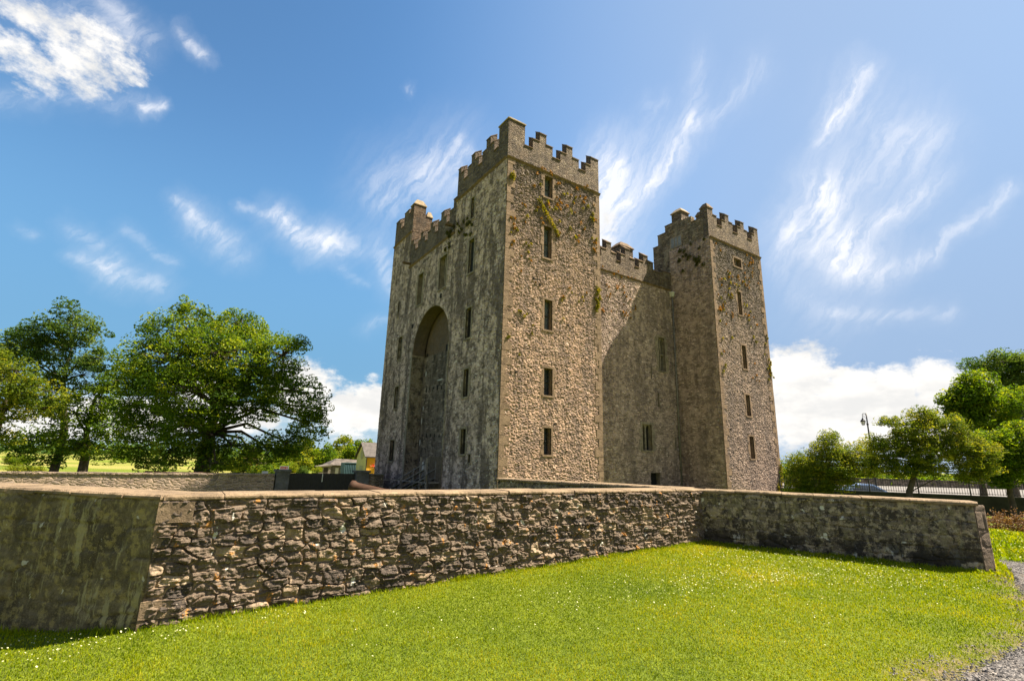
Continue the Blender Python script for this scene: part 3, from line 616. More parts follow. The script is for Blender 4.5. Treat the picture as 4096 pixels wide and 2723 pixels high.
# wall left of the middle bay above the arch (y 38 to 40.4) belongs to the tower face; main block and curtain wall
t = MB(); wallgrid(t, fnF(YC), X1, RX0, ZB, STR_C, CW+CS+[DOOR], .42, 0, 1)
cw_ = t.build('curtain_wall', [M['rubble_curtain'], M['quoin_grey'], M['slate']], castle)
facing(cw_, 'x', YC, X1, RX0, -3.0, STR_C-.05, .04, 12, M['face_curtain'], CW+CS+[DOOR], amp=.7, sf=dict(cw=.25, ch=.085, jit=.42)); t = MB(); t.face([(X0+.6, Y1, STR_M-.01), (RX0+4, Y1, STR_M-.01), (RX0+4, 42, STR_M-.01), (X0+.6, 42, STR_M-.01)], 2); t.face([(X1, YC, STR_C-.001), (RX0, YC, STR_C-.001), (RX0, Y1+1, STR_C-.001), (X1, Y1+1, STR_C-.001)], 2)
t.build('roof', [M['slate'], M['slate'], M['slate']], castle)
t = MB(); t.box(X0+REC+.3, 42, 32.2, 42, ZB, STR_M-.2); t.build('main_block', M['rubble_curtain'], castle)
dr = MB(); dr.face([(DOOR[0]+.002, YC+.40, ZB), (DOOR[1]-.002, YC+.40, ZB), (DOOR[1]-.002, YC+.40, DOOR[3]-.002), (DOOR[0]+.002, YC+.40, DOOR[3]-.002)]); dr.build('doorway', M['dark'], castle)
for q in CS:
    s = MB(); s.face([(q[0], YC+.3, q[2]), (q[1], YC+.3, q[2]), (q[1], YC+.3, q[3]), (q[0], YC+.3, q[3])]); s.build('arrow_slit', M['dark'], castle)
M['glass_sky_tint'] = glassmat('sky_painted_glass', (.13, .16, .19))  # paler blue-grey base colour stands in for sky reflected in the tower panes
for i, q in enumerate(NW): window(fnF(Y0), *q, style='slim', smat='quoin', pane='glass_sky_tint' if i < 3 else 'glass')
for i, q in enumerate(RW): window(fnF(Y0), *q, style='two' if i == 0 else 'slim', smat='quoin', pane='glass_sky_tint')
for i, q in enumerate(LW): window(fnL(X0), *q, style='slim' if i < 5 else 'plain', smat='quoin_grey', sur=.12 if i < 5 else .06, pane='dark' if i > 1 else 'glass', depth=.24)
window(fnL(X0), *MW[0], style='two', smat='quoin_grey'); window(fnL(X0), 36.85, 37.95, 12.42, 15.18, style='two', smat='quoin_grey')
for i, q in enumerate(TW): window(fnL(X0), *q, style='plain', smat='quoin_grey', sur=.08 if i else .05, pane='dark' if i in (0, 3) else 'glass', depth=.24)
window(fnF(YC), *CW[0], style='arched', smat='quoin_grey', sur=.2, pane='dark'); window(fnF(YC), *CW[1], style='cross', smat='quoin_grey', sur=.2, pane='dark')
window(lambda u, v, d: (RX0-.012+d*.02, u, v), 27.13, 28.22, 19.93, 20.82, style='plain', smat='quoin_grey', depth=.02, sur=.09, pane='leaded')
mm = MB()
for yy in (27.5, 27.85): mm.box(RX0-.035, RX0-.012, yy-.04, yy+.04, 19.93, 20.82)
mm.build('mullion', M['quoin_grey'], castle)

# parapets
def prism(mb, fn, s0, s1, t, zb, zf, zr, mi=0):   # block with a top sloping up from zf (front) to zr (back)
    mb.hexa([fn(s0, 0, zb), fn(s1, 0, zb), fn(s1, t, zb), fn(s0, t, zb), fn(s0, 0, zf), fn(s1, 0, zf), fn(s1, t, zr), fn(s0, t, zr)], mi, skip=('b',))
def cope(mb, fn, s0, s1, t, zf, zr, ov=.045, th=.065, mi=0):
    sl = (zr-zf)/t; a = (s0-ov*.6, s1+ov*.6)
    mb.hexa([fn(a[0], -ov, zf-sl*ov+.002), fn(a[1], -ov, zf-sl*ov+.002), fn(a[1], t, zr+.002), fn(a[0], t, zr+.002), fn(a[0], -ov, zf-sl*ov+th), fn(a[1], -ov, zf-sl*ov+th), fn(a[1], t, zr+th), fn(a[0], t, zr+th)], mi)
def parapet(fn, s0, s1, zb, zf, merlons, t=.52, rise=.36, name='parapet', mat='parapet', cmat='coping', ledges=()):
    p = MB(); prism(p, fn, s0, s1, t, zb, zf, zf)
    jr = random.Random(len(merlons)+int(zb*10)); merlons = [(a+jr.uniform(-.0, .012), b2-jr.uniform(0, .012), z+jr.uniform(-.05, .05)) for (a, b2, z) in merlons]
    for (a, b2, z) in merlons: prism(p, fn, a, b2, t, zf, z, z+rise)
    o = p.build(name, M[mat], castle)
    for (a, b2, z) in merlons: c = MB(); cope(c, fn, a, b2, t, z, z+rise); c.build('coping', M[cmat], o)
    for (a, b2) in ledges: c = MB(); cope(c, fn, a, b2, t, zf, zf+.02, .06, .05); c.build('sill', M[cmat], o)
    return o
def hipcap(mb, x0, x1, y0, y1, z, rise=.55, ov=.06, ins=.42):
    a = [(x0-ov, y0-ov, z), (x1+ov, y0-ov, z), (x1+ov, y1+ov, z), (x0-ov, y1+ov, z)]
    b2 = [(p[0], p[1], z+.07) for p in a]; cx, cy = (x0+x1)/2, (y0+y1)/2
    t_ = [(p[0]+(cx-p[0])*ins*1.3, p[1]+(cy-p[1])*ins*1.3, z+rise) for p in a]
    mb.hexa(a+b2, 0, skip=('t',)); mb.hexa(b2+t_, 0, skip=('b',))
FF = lambda yp: (lambda s, n_, z: (s, yp+n_, z)); FL = lambda xp: (lambda s, n_, z: (xp+n_, s, z))
FL2 = lambda xp: (lambda s, n_, z: (xp+n_, s, z))
parapet(FF(Y0), X0+.0, X1, STR_N+.05, 20.57, [(17.05, 17.62, 21.35), (17.62, 18.20, 22.08), (18.20, 18.75, 21.38), (19.45, 20.0, 21.33), (20.0, 20.56, 22.06), (20.56, 21.15, 21.33), (21.8, 22.3, 21.3), (22.3, 23.06, 22.05)], ledges=((16.4, 17.03), (18.77, 19.43), (21.17, 21.78)))
# the left run stands just behind the front run's corner block
parapet(FL(X0), Y0+.53, 31.35, STR_N+.05, 20.57, [(26.0, 26.5, 21.38), (26.5, 27.1, 22.08), (27.1, 27.62, 21.38), (28.15, 28.7, 21.36), (28.7, 29.27, 22.02), (29.27, 29.8, 21.36), (30.38, 30.9, 21.4), (30.9, 31.35, 21.95)], ledges=((25.42, 25.98), (27.64, 28.13), (29.82, 30.36)))
tb = MB(); tb.box(X0+.003, 16.38, Y0+.003, 25.4, 20.573, 22.1); o = tb.build('turret', M['parapet'], castle); c = MB(); hipcap(c, X0+.003, 16.38, Y0+.003, 25.4, 22.1, .42); c.build('coping', M['coping_lichen'], o)
# far sides of the near tower's parapet
parapet(lambda s, n_, z: (X1-n_, s, z), Y0+.55, 31.3, STR_N+.05, 20.57, [(25.4, 26.9, 21.4), (28, 29.6, 21.4), (30.4, 31.3, 21.9)], rise=.2)
parapet(lambda s, n_, z: (s, 31.3-n_, z), X0+.55, X1-.55, STR_N+.05, 20.57, [(17.2, 18.8, 21.4), (20, 21.6, 21.4)], rise=.2)
parapet(FF(Y0), RX0, RX1, STR_R+.05, 21.1, [(36.97, 37.5, 21.95), (38.22, 38.76, 21.88), (38.76, 39.36, 22.6), (39.36, 39.88, 21.92), (40.64, 41.2, 21.88), (41.2, 41.77, 22.6), (41.77, 42.2, 21.88), (42.97, 43.42, 21.86), (43.42, 44.06, 22.55)], ledges=((37.52, 38.2), (39.9, 40.62), (42.22, 42.95)))
tb = MB(); tb.box(RX0+.003, 36.95, Y0+.003, 24.93, 21.103, 22.5); o = tb.build('turret', M['parapet'], castle); c = MB(); hipcap(c, RX0+.003, 36.95, Y0+.003, 24.93, 22.5, .5); c.build('coping', M['coping'], o)
# stepped west wall of the right tower
tb = MB(); tk = .5
for (a, b2, z) in ((24.72, 25.9, 21.65), (25.9, 26.93, 22.3), (26.93, 28.07, 22.45), (28.07, 28.87, 22.4), (28.87, 29.78, 21.74), (29.78, 30.4, 20.67)):
    tb.box(RX0+.001, RX0+tk, a, b2, STR_R+.0, z, 0, skip=('b',))
o = tb.build('stepped_gable', M['rubble_curtain'], castle)
for (a, b2, z) in ((25.4, 25.9, 21.65), (28.07, 28.87, 22.4), (28.87, 29.78, 21.74), (29.78, 30.4, 20.67)): c = MB(); c.box(RX0-.04, RX0+tk+.04, a-.03, b2+.03, z+.002, z+.07); c.build('coping', M['coping'], o)
tb = MB(); tb.box(RX0+.002, RX0+.6, 24.94, 25.38, 21.66, 21.98); c = MB(); o = tb.build('turret', M['parapet'], castle); hipcap(c, RX0+.002, RX0+.6, 24.96, 25.38, 21.98, .45); c.build('coping', M['coping'], o)
tb = MB(); tb.box(RX0+.02, RX0+1.15, 26.95, 28.05, 21.8, 23.3); o = tb.build('chimney', M['parapet'], castle); c = MB(); hipcap(c, RX0+.02, RX0+1.15, 26.95, 28.05, 23.3, .5, .09); c.build('chimney_cap', M['coping_lichen'], o)
parapet(lambda s, n_, z: (RX1-n_, s, z), Y0+.55, 31.9, STR_R+.05, 21.1, [(25.6, 27.2, 21.95), (28.3, 29.9, 21.95)], rise=.2)
# left tower parapet
parapet(FL(X0), 40.4, YL, STR_L+.05, 21.7, [(41.22, 41.62, 22.5), (41.62, 42.75, 23.0), (43.5, 43.95, 22.4), (43.95, YL, 22.95)], ledges=((42.77, 43.48),))
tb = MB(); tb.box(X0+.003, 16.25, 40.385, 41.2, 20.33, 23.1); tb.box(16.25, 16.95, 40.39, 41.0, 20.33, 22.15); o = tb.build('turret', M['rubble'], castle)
c = MB(); hipcap(c, X0+.003, 16.25, 40.385, 41.2, 23.1, .62); c.build('coping', M['coping_lichen'], o)
c = MB(); hipcap(c, 16.4, 16.95, 40.39, 41.0, 22.15, .62, .05); c.build('coping', M['coping_lichen'], o)
# middle parapet over the arch
parapet(FL(X0), 31.36, 40.39, STR_M+.05, 18.02, [(31.36, 32.0, 19.55), (32.0, 32.42, 18.95), (32.42, 32.95, 18.75), (33.35, 33.9, 18.8), (33.9, 34.35, 18.8)][:0] +
        [(31.37, 31.9, 19.6), (31.9, 32.5, 18.9), (33.05, 33.5, 18.75), (33.5, 34.1, 19.4), (34.1, 34.6, 18.72), (35.15, 35.6, 18.72), (35.6, 36.15, 19.3), (36.15, 36.7, 18.65), (37.2, 37.65, 18.62), (37.65, 38.2, 19.2), (38.2, 38.75, 18.6), (39.3, 39.8, 18.6), (39.8, 40.38, 19.2)], cmat='coping',
        ledges=((32.52, 33.03), (34.62, 35.13), (36.72, 37.18), (38.77, 39.28)))
# curtain parapet
parapet(FF(YC), X1, RX0-.001, STR_C+.05, 16.95, [(23.7, 24.2, 17.7), (24.2, 24.8, 18.42), (24.8, 25.4, 17.68), (26.0, 26.4, 17.7), (27.3, 27.9, 17.7), (27.9, 28.48, 18.42), (28.48, 29.06, 17.62), (29.62, 30.15, 17.7), (30.15, 30.73, 18.40), (30.73, 31.34, 17.68), (31.86, 32.45, 17.7), (32.45, 33.05, 18.36), (33.05, 33.75, 17.9), (34.4, 34.9, 17.7), (34.9, 35.4, 18.3), (35.4, 36.16, 17.6)][:13] + [(33.75, 35.0, 17.15), (35.0, 36.16, 17.35)], rise=.4, ledges=((29.08, 29.6), (31.36, 31.84)))
tb = MB(); tb.box(31.75, 33.5, 30.6, 31.8, STR_C, 19.9); o = tb.build('chimney', M['parapet'], castle); c = MB(); hipcap(c, 31.75, 33.5, 30.6, 31.8, 19.9, .6, .1); c.build('chimney_cap', M['coping'], o)
# string courses
def string(fn, s0, s1, z, name='string_course', pr=.14, mat='coping'):
    r = random.Random(int(s0*10+z)); q = MB(); s = s0
    while s < s1-.01:
        l = min(r.uniform(.5, 1.1), s1-s); e = pr+r.uniform(-.015, .01)
        q.hexa([fn(s, -e*.2, z-.10), fn(s+l, -e*.2, z-.10), fn(s+l, .1, z-.10), fn(s, .1, z-.10), fn(s, -e, z+.045), fn(s+l, -e, z+.045), fn(s+l, .1, z+.045), fn(s, .1, z+.045)]); s += l
    q.build(name, M[mat], castle)
string(FF(Y0), X0-.08, X1+.08, STR_N); string(FL(X0), Y0+.11, Y1, STR_N); string(FF(Y0), RX0, RX1+.08, STR_R); string(FF(YC), X1, RX0, STR_C); string(FL(X0), 40.4, YL+.06, STR_L); string(FL(X0), Y1+.02, 40.36, STR_M)
# drainpipe, hopper, spouts
dp = MB(); dp.tube([(RX0-.16, YC-.14, ZB), (RX0-.16, YC-.14, 15.1)], [.062, .062], 10)
for z in range(-2, 15, 2): dp.tube([(RX0-.16, YC-.14, z), (RX0-.16, YC-.14, z+.1)], [.08, .08], 10)
o = dp.build('drainpipe', M['lead'], castle); hp = MB(); hp.hexa([(RX0-.27, YC-.25, 15.1), (RX0-.05, YC-.25, 15.1), (RX0-.05, YC-.03, 15.1), (RX0-.27, YC-.03, 15.1), (RX0-.40, YC-.33, 15.42), (RX0-.01, YC-.33, 15.42), (RX0-.01, YC-.02, 15.42), (RX0-.40, YC-.02, 15.42)])
hp.box(RX0-.43, RX0-.005, YC-.36, YC-.015, 15.42, 15.52); hp.build('hopper', M['hopper'], o)
for (yy, zz) in ((31.6, 17.2), (40.2, 16.95)):
    s = MB(); s.bar((X0+.2, yy, zz+.05), (X0-.75, yy, zz-.03), .15, .12); s.bar((X0+.2, yy-.1, zz+.08), (X0-.73, yy-.1, zz+.02), .05, .16); s.build('water_spout', M['coping'], castle)
for (x, y, z) in ((X0, 38.3, 10.6), (X0, 33.0, 11.9)):
    s = MB(); s.box(x-.07, x+.01, y, y+.25, z, z+.35); s.build('putlog_hole', M['dark'], castle)
s = MB()
for i in range(9): s.bar((33.6+i*.18, 30.2, 16.6), (33.6+i*.18, 30.2, 18.5), .03)
s.bar((33.5, 30.2, 18.5), (35.6, 30.2, 18.5), .04); s.build('roof_railing', M['hopper'], castle)
r = random.Random(5)
for i in range(16):
    xx = r.uniform(RX0+.5, RX1-.4) if i % 2 else r.uniform(X0+.8, X1-.5); zz = r.uniform(-1, 12); s_ = r.uniform(.06, .11)
    s = MB(); s.box(xx, xx+s_, Y0-.085, Y0+.02, zz, zz+s_*1.1); s.build('putlog_hole', M['dark'], castle)

# tufts and lichen on the sunlit faces
def leafquads(C, size, rs, flat=0.0, up=0.0):
    """C (n,3) centres -> quads, random orientation"""
    n_ = len(C); nrm = rs.normal(size=(n_, 3)); nrm[:, 2] += up; nrm /= np.linalg.norm(nrm, axis=1)[:, None]
    a = rs.normal(size=(n_, 3)); a -= nrm*(a*nrm).sum(1)[:, None]; a /= np.linalg.norm(a, axis=1)[:, None]; b_ = np.cross(nrm, a)
    s = size*rs.uniform(.6, 1.35, n_)[:, None]; l = s*.5; ww = s*.30
    V = np.stack([C-a*l, C+b_*ww-a*l*.1+nrm*s*.08, C+a*l, C-b_*ww-a*l*.1+nrm*s*.08], 1).reshape(-1, 3)
    F = np.arange(n_*4).reshape(-1, 4); return V, F
def leafmat(name, stops, trans=.35, rough=.55):
    m, n, b = newmat(name, rough); t_ = n.attr('tint'); c = n.ramp(t_, stops); n.L.new(c, b.inputs['Base Color']); b.inputs['Specular IOR Level'].default_value = .12
    tr = n.new('ShaderNodeBsdfTranslucent'); n.L.new(n.mix(.7, c, n.mix(1, c, (2.0, 1.9, .5), 'MULTIPLY')), tr.inputs[0])
    ms = n.new('ShaderNodeMixShader'); ms.inputs[0].default_value = trans; n.L.new(b.outputs[0], ms.inputs[1]); n.L.new(tr.outputs[0], ms.inputs[2])
    n.L.new(ms.outputs[0], m.node_tree.nodes['Material Output'].inputs[0]); return m
rs = np.random.RandomState(4)
def tufts(name, spots, mat, label, cat, size=.10):
    C = []; T = []
    for (x, y, z, rr, nx_, ny_) in spots:
        k = int(14+rr*260); p = rs.normal(size=(k, 3))*rr*.55; 
        if nx_: p[:, 0] = -np.abs(p[:, 0])*.7-.07
        else: p[:, 1] = -np.abs(p[:, 1])*.7-.07
        p[:, 2] -= np.abs(p[:, 0 if ny_ else 1])*.3
        C.append(np.array([x, y, z])+p); T.append(np.full(k, rs.uniform())*.6+rs.uniform(size=k)*.4)
    C = np.concatenate(C); V, F = leafquads(C, size, rs)
    o = mesh_np(name, V, F, mat, fattr={'tint': np.concatenate(T)}); tag(o, label, cat, kind='stuff')
M['tuft_orange'] = leafmat('orange_lichen_tuft', [(0, (.15, .10, .015)), (.4, (.26, .14, .02)), (.8, (.40, .18, .02)), (1, (.42, .24, .04))], .2)
M['tuft_green'] = leafmat('wall_plant_leaf', [(0, (.09, .08, .015)), (.5, (.20, .19, .02)), (1, (.36, .27, .03))], .3)
def scat(n_, x0, x1, z0, z1, y, holes=(), rmin=.03, rmax=.10, clump=1.0):
    out = []
    while len(out) < n_:
        x, z = rs.uniform(x0, x1), rs.uniform(z0, z1)
        if fbm(np.array([x*.55*clump]), np.array([z*.4*clump]), 77, 3)[0] < .50: continue
        if any(h[0]-.25 < x < h[1]+.25 and h[2]-.2 < z < h[3]+.1 for h in holes): continue
        out.append((x, y, z, rs.uniform(rmin, rmax), 0, 1))
    return out
sp = scat(44, X0+.3, X1-.3, 14.5, 19.0, Y0, NW) + scat(16, X0+.3, X1-.3, 10.5, 15, Y0, NW) + scat(9, X0+.3, X1-.3, 19.2, 19.5, Y0) + scat(60, RX0+.3, RX1-.3, 12.5, 19.4, Y0, RW) + scat(8, RX0+.3, RX1-.3, 7, 12, Y0, RW, .05, .09) + scat(34, 26.5, 31.2, 12.0, 15.6, YC, CW) + scat(8, 27, 32, 15.6, 16, YC)
tufts('orange_lichen', sp, M['tuft_orange'], 'orange lichen clumps scattered over the sunlit upper walls of the castle', 'lichen')
sp = scat(26, X0+.2, X1-.3, 13.5, 18.6, Y0, NW, .05, .13) + scat(22, X0+.2, X1-.2, 6, 14, Y0, NW, .03, .07) + scat(34, RX0+.3, RX1-.2, 7.5, 17, Y0, RW, .05, .13)
sp += [(22.75+rs.normal()*.10, Y0, 11.9-k*.13, .11, 0, 1) for k in range(14)] + [(17.6+k*.13, Y0, 16.9-k*.16, .14, 0, 1) for k in range(13)] + [(X0+.35, Y0, 18.0-k*.05, .15, 0, 1) for k in range(5)] + [(43.9+rs.normal()*.12, Y0, 9.6-k*.2, .10, 0, 1) for k in range(9)]
sp += [(RX1-rs.uniform(.1, 1.5)*(1-k/26), Y0, -3+k*.13, .16, 0, 1) for k in range(26)]
tufts('wall_plants', sp, M['tuft_green'], 'small yellow green plants rooted in the sunlit castle masonry', 'wall plants', .11)
sp = [(X0, rs.uniform(28.5, 33), rs.uniform(15.4, 17.2), rs.uniform(.08, .16), 1, 0) for k in range(26)] + [(RX0, rs.uniform(24.5, 27.5), rs.uniform(17, 19.6), rs.uniform(.1, .2), 1, 0) for k in range(22)]
M['moss'] = leafmat('dark_moss', [(0, (.035, .035, .012)), (1, (.10, .10, .025))], .1)
tufts('wall_moss', sp, M['moss'], 'dark moss cushions on the shaded castle walls', 'moss', .12)

# ------------------------------------------------------------------ low walls with real stones
def stonewall(parent, p0, p1, b0, b1, zt0, zt1, seed, mat, step=.012, amp=1.0, name='wall_face', sf={}, fold=(.15, .15), lean=0.0, down=.25, smooth=True):
    p0 = np.array(p0, float); p1 = np.array(p1, float); L = np.linalg.norm(p1-p0); d = (p1-p0)/L; nrm = np.array([d[1], -d[0]])
    if nrm @ (-(p0+p1)/2) < 0: nrm = -nrm            # towards the camera side
    nu = int(L/step); nv = int(1.6/step); us = np.linspace(0, L, nu); tv = np.linspace(0, 1, nv)
    U, T = np.meshgrid(us, tv); s = U/L; base = b0+(b1-b0)*s-down; top = zt0+(zt1-zt0)*s; Z = base+(top-base)*T
    h, tint, mort = stone_field(U+seed*3.7, Z, seed, **sf); h = h*amp
    e = np.clip(1-np.minimum(U, L-U)/.02, 0, 1); 
    h = h*(1-e)+.018*e
    tf = np.clip((1-T)/.015, 0, 1); h = h*tf
    X = p0[0]+d[0]*U+nrm[0]*(h); Y = p0[1]+d[1]*U+nrm[1]*(h)
    V = np.stack([X, Y, Z], -1)
    # folded ends
    c0 = V[:, :1].copy(); c0[..., 0] = p0[0]-nrm[0]*.1; c0[..., 1] = p0[1]-nrm[1]*.1; c1 = V[:, -1:].copy(); c1[..., 0] = p1[0]-nrm[0]*.1; c1[..., 1] = p1[1]-nrm[1]*.1
    V = np.concatenate([c0, V, c1], 1); pad = lambda A: np.concatenate([A[:, :1], A, A[:, -1:]], 1)
    tint, mort = pad(tint), pad(mort); UVs = np.stack([pad(U)+seed, pad(Z)], -1)
    ny_, nx_ = tint.shape; I = np.arange(nx_*ny_).reshape(ny_, nx_); F = np.stack([I[:-1, :-1], I[:-1, 1:], I[1:, 1:], I[1:, :-1]], -1).reshape(-1, 4)
    return mesh_np(name, V.reshape(-1, 3), F, mat, parent=parent, vattr={'tint': tint.ravel(), 'mortar': mort.ravel()}, smooth=smooth, uv=UVs.reshape(-1, 2))
M['fs_lit'] = fieldstone('rough_field_stone', (0.066, 0.055, 0.048), (0.165, 0.128, 0.097), (0.396, 0.303, 0.209), (0.363, 0.264, 0.171), lichen=.8, white=.9)
M['fs_left'] = fieldstone('mossy_block_stone', (0.083, 0.067, 0.042), (0.173, 0.139, 0.079), (0.333, 0.265, 0.141), (0.083, 0.066, 0.040), moss=(0.408, 0.323, 0.120), mossamt=.5, drip=.75, white=.6, mf=6.5, stain=(0.060, 0.049, 0.034), stainamt=.4, tn=3.5)
M['fs_right'] = fieldstone('dark_harled_stone', (0.089, 0.073, 0.058), (0.180, 0.146, 0.110), (0.423, 0.342, 0.256), (0.128, 0.102, 0.077), moss=(0.487, 0.397, 0.275), mossamt=.55, drip=.25, white=.9, patch=(0.045, 0.037, 0.032), patchamt=.9, pf=6.0, mf=9.0, bw=1)
M['cope_near'] = dressed('flat_coping_stone', (.30, .22, .14), 2)
def copings(parent, p0, p1, zt0, zt1, seed, width=.55, over=.035, th=.055, name='coping', mat='cope_near', back=None):
    """irregular slabs laid along the wall head"""
    r = random.Random(seed); p0 = np.array(p0, float); p1 = np.array(p1, float); L = np.linalg.norm(p1-p0); d = (p1-p0)/L; nrm = np.array([d[1], -d[0]])
    if nrm @ (-(p0+p1)/2) < 0: nrm = -nrm
    q = MB(); s = 0.
    V = []; F = []
    while s < L-.01:
        l = r.uniform(.45, 1.1); l = L-s if L-s-l < .3 else l
        o0 = over+r.uniform(-.018, .014); z = zt0+(zt1-zt0)*(s+l/2)/L+r.uniform(-.006, .006); t_ = th+r.uniform(-.012, .012)
        ns = max(4, int(l/.035)); 
        prof = []                                     # ragged front edge
        for k in range(ns+1):
            ss = s+.004+(l-.008)*k/ns; j = .016*(r.random()-.5)+.01*math.sin(ss*9+seed); j2 = .010*(r.random()-.5)
            a_ = p0+d*ss; f1 = a_+nrm*(o0+j); f2 = a_+nrm*(o0-.012+j2); bk = a_-nrm*(width-over)
            base = [(f2[0], f2[1], z-t_), (f1[0], f1[1], z-t_*.75), (f1[0], f1[1], z-.02), (f2[0]-nrm[0]*.015, f2[1]-nrm[1]*.015, z+j2*.5), (bk[0], bk[1], z+.004), (bk[0], bk[1], z-t_)]
            prof.append(base)
        b0_ = len(V); m6 = 6
        for pr in prof: V += pr
        for k in range(ns):
            for c_ in range(m6):
                c2_ = (c_+1) % m6; F.append((b0_+k*m6+c_, b0_+(k+1)*m6+c_, b0_+(k+1)*m6+c2_, b0_+k*m6+c2_))
        for (kk, rev) in ((0, 1), (ns, 0)):
            i0 = b0_+kk*m6; F.append((i0, i0+1, i0+2, i0+3)); F.append((i0, i0+3, i0+4, i0+5))
        s += l
    return mesh_np(name, np.array(V), np.array(F), M[mat], parent=parent, smooth=False)
def wallcore(parent, p0, p1, z0, zt0, zt1, th=.42, mat='fs_right', name='wall_core', inset=.02):
    p0 = np.array(p0, float); p1 = np.array(p1, float); L = np.linalg.norm(p1-p0); d = (p1-p0)/L; nrm = np.array([d[1], -d[0]])
    if nrm @ (-(p0+p1)/2) < 0: nrm = -nrm
    a, b_ = p0-nrm*inset, p1-nrm*inset; c_, e = p1-nrm*th, p0-nrm*th; q = MB()
    q.hexa([(*a, z0), (*b_, z0), (*c_, z0), (*e, z0), (*a, zt0-.02), (*b_, zt1-.02), (*c_, zt1-.02), (*e, zt0-.02)]); return q.build(name, M[mat], parent)
ZT = -.46; CT = .055
A2 = np.array([AX, AY])
wl = empty('garden_wall', (*A2, -1.8), 'near low wall of rough brown stones in sunlight, running across the lawn', 'wall')
stonewall(wl, A2, CXY, -1.75, -1.47, ZT-CT+.005, ZT-CT+.005, 11, M['fs_lit'], step=.010, sf=dict(cw=.235, ch=.125, jit=.44, flatter=.48, joint=.0045, noise=1.25, crisp=.007), smooth=False)
copings(wl, A2-np.array([.02, 0]), CXY+np.array([.25, 0]), ZT, ZT, 3, .50); wallcore(wl, A2+np.array([.1, 0]), CXY, -3.4, ZT-CT, ZT-CT, mat='yardwall')
# corner block stones at A
q = MB(); r = random.Random(2); z = -1.98; k = 0
while z < ZT-CT-.08:
    h = min(r.uniform(.17, .30), ZT-CT-.002-z); lx = r.uniform(.30, .42) if k % 2 else r.uniform(.14, .2)
    (k in (1, 4, 5, 7) or z < -1.7) and q.box(AX-.020, AX+lx*.8, AY-.026-r.uniform(0, .012), AY+.08, z+.010, z+h); z += h; k += 1
q.build('corner_stones', dressed('corner_block_stone', (.24, .175, .115), 4), wl)
wleft = empty('garden_wall', (*LXY, -2.4), 'low wall at the left of the lawn, in shade, mossy dark blocks with pale drips', 'wall')
stonewall(wleft, LXY, A2, -1.75-.155*5-.25, -1.80, ZT-CT+.005, ZT-CT+.005, 23, M['fs_left'], step=.016, amp=.38, sf=dict(cw=.52, ch=.27, jit=.25), down=.35)
copings(wleft, LXY, A2+np.array([.03, -.03]), ZT, ZT, 5, .55, .04, .06); wallcore(wleft, LXY, A2+LD*.08, -3.4, ZT-CT, ZT-CT, mat='fs_left')
wr = empty('garden_wall', (*EXY, -1.6), 'short low wall at the right, dark shaded harled stone with a free end by the path', 'wall')
stonewall(wr, CXY, EXY, -1.47, -1.55, ZT-CT+.005, ZT-CT+.005, 37, M['fs_right'], step=.013, amp=.42, sf=dict(cw=.34, ch=.2, jit=.35))
# the free end, a face turned towards the path
E2 = onp(3980, 2280, 2, -1.53)[:2]; E2 = EXY+(E2-EXY)*1.0
stonewall(wr, EXY+.001, E2, -1.55, -1.53, ZT-CT+.005, ZT-CT+.005, 41, dressed('wall_end_stone', (.17, .13, .10), 11), step=.02, amp=.22, name='wall_end', sf=dict(cw=.7, ch=.3, jit=.1))
q = MB(); bk = CXY+cen*.40
q.hexa([(*(CXY+cen*.02), -3.4), (*(EXY+cen*.02-ced*.01), -3.4), (*(E2-ced*.02), -3.4), (*bk, -3.4), (*(CXY+cen*.02), ZT-CT-.02), (*(EXY+cen*.02-ced*.01), ZT-CT-.02), (*(E2-ced*.02), ZT-CT-.02), (*bk, ZT-CT-.02)]); q.build('wall_core', M['fs_right'], wr)
copings(wr, CXY+ced*.05, EXY+ced*.06, ZT, ZT, 8, max(.42, float((E2-EXY) @ cen)+.06), .04, .06)
# second parapet wall running from the corner back to the castle
PB = onp(1993, 1911, 2, ZT)[:2]
wb = empty('garden_wall', (*PB, -3.0), 'low dark shaded wall behind the near wall, leading from the castle corner', 'wall')
stonewall(wb, PB, CXY+np.array([.05, .25]), -3.0, -3.0, ZT-.06, ZT-.06, 51, M['fs_right'], step=.03, amp=.3, down=.3)
copings(wb, PB-np.array([.03, -.03]), CXY+np.array([.05, .3]), ZT, ZT, 12, .42, .04, .07); wallcore(wb, PB, CXY+np.array([.05, .25]), -3.4, ZT-.07, ZT-.07, mat='fs_right', th=.38)

# ------------------------------------------------------------------ courtyard: back wall, gate, cannon, stair
YB = 32.0
def on_yb(px, py): return onp(px, py, 1, YB)
bw = empty('courtyard_wall', (-9, YB, -3), 'long rough stone wall across the back of the courtyard, half in castle shadow', 'wall')
t = MB(); t.box(-16, 4.92, YB, YB+.45, -3.6, -1.19); o = t.build('wall_body', M['yardwall'], bw)
c = MB(); r = random.Random(9); s = -16
while s < 4.9:
    l = min(r.uniform(.4, .9), 4.92-s); z = r.uniform(-.01, .012); c.box(s, s+l-.01, YB-.04-r.uniform(0, .02), YB+.47, -1.188, -1.10+z); s += l
c.build('coping', M['yardwall'], bw)
def pier(x0, x1, label):
    p = empty('gate_pier', ((x0+x1)/2, YB, -3), label, 'pillar', 'gate piers either side of the black gate')
    t = MB(); t.box(x0, x1, YB-.12, YB+.5, -3.6, -.98); t.build('shaft', M['pier'], p)
    c = MB(); c.box(x0-.07, x1+.07, YB-.2, YB+.57, -.98, -.86); c.build('cap', M['pier'], p); return p
pier(4.98, 5.68, 'dark square gate pier with the small red sign on its top'); pier(9.55, 10.35, 'dark square gate pier behind the cannon, nearer the castle')
g = empty('gate', (7.6, YB, -3), 'solid black boarded double gate between the two dark piers', 'gate')
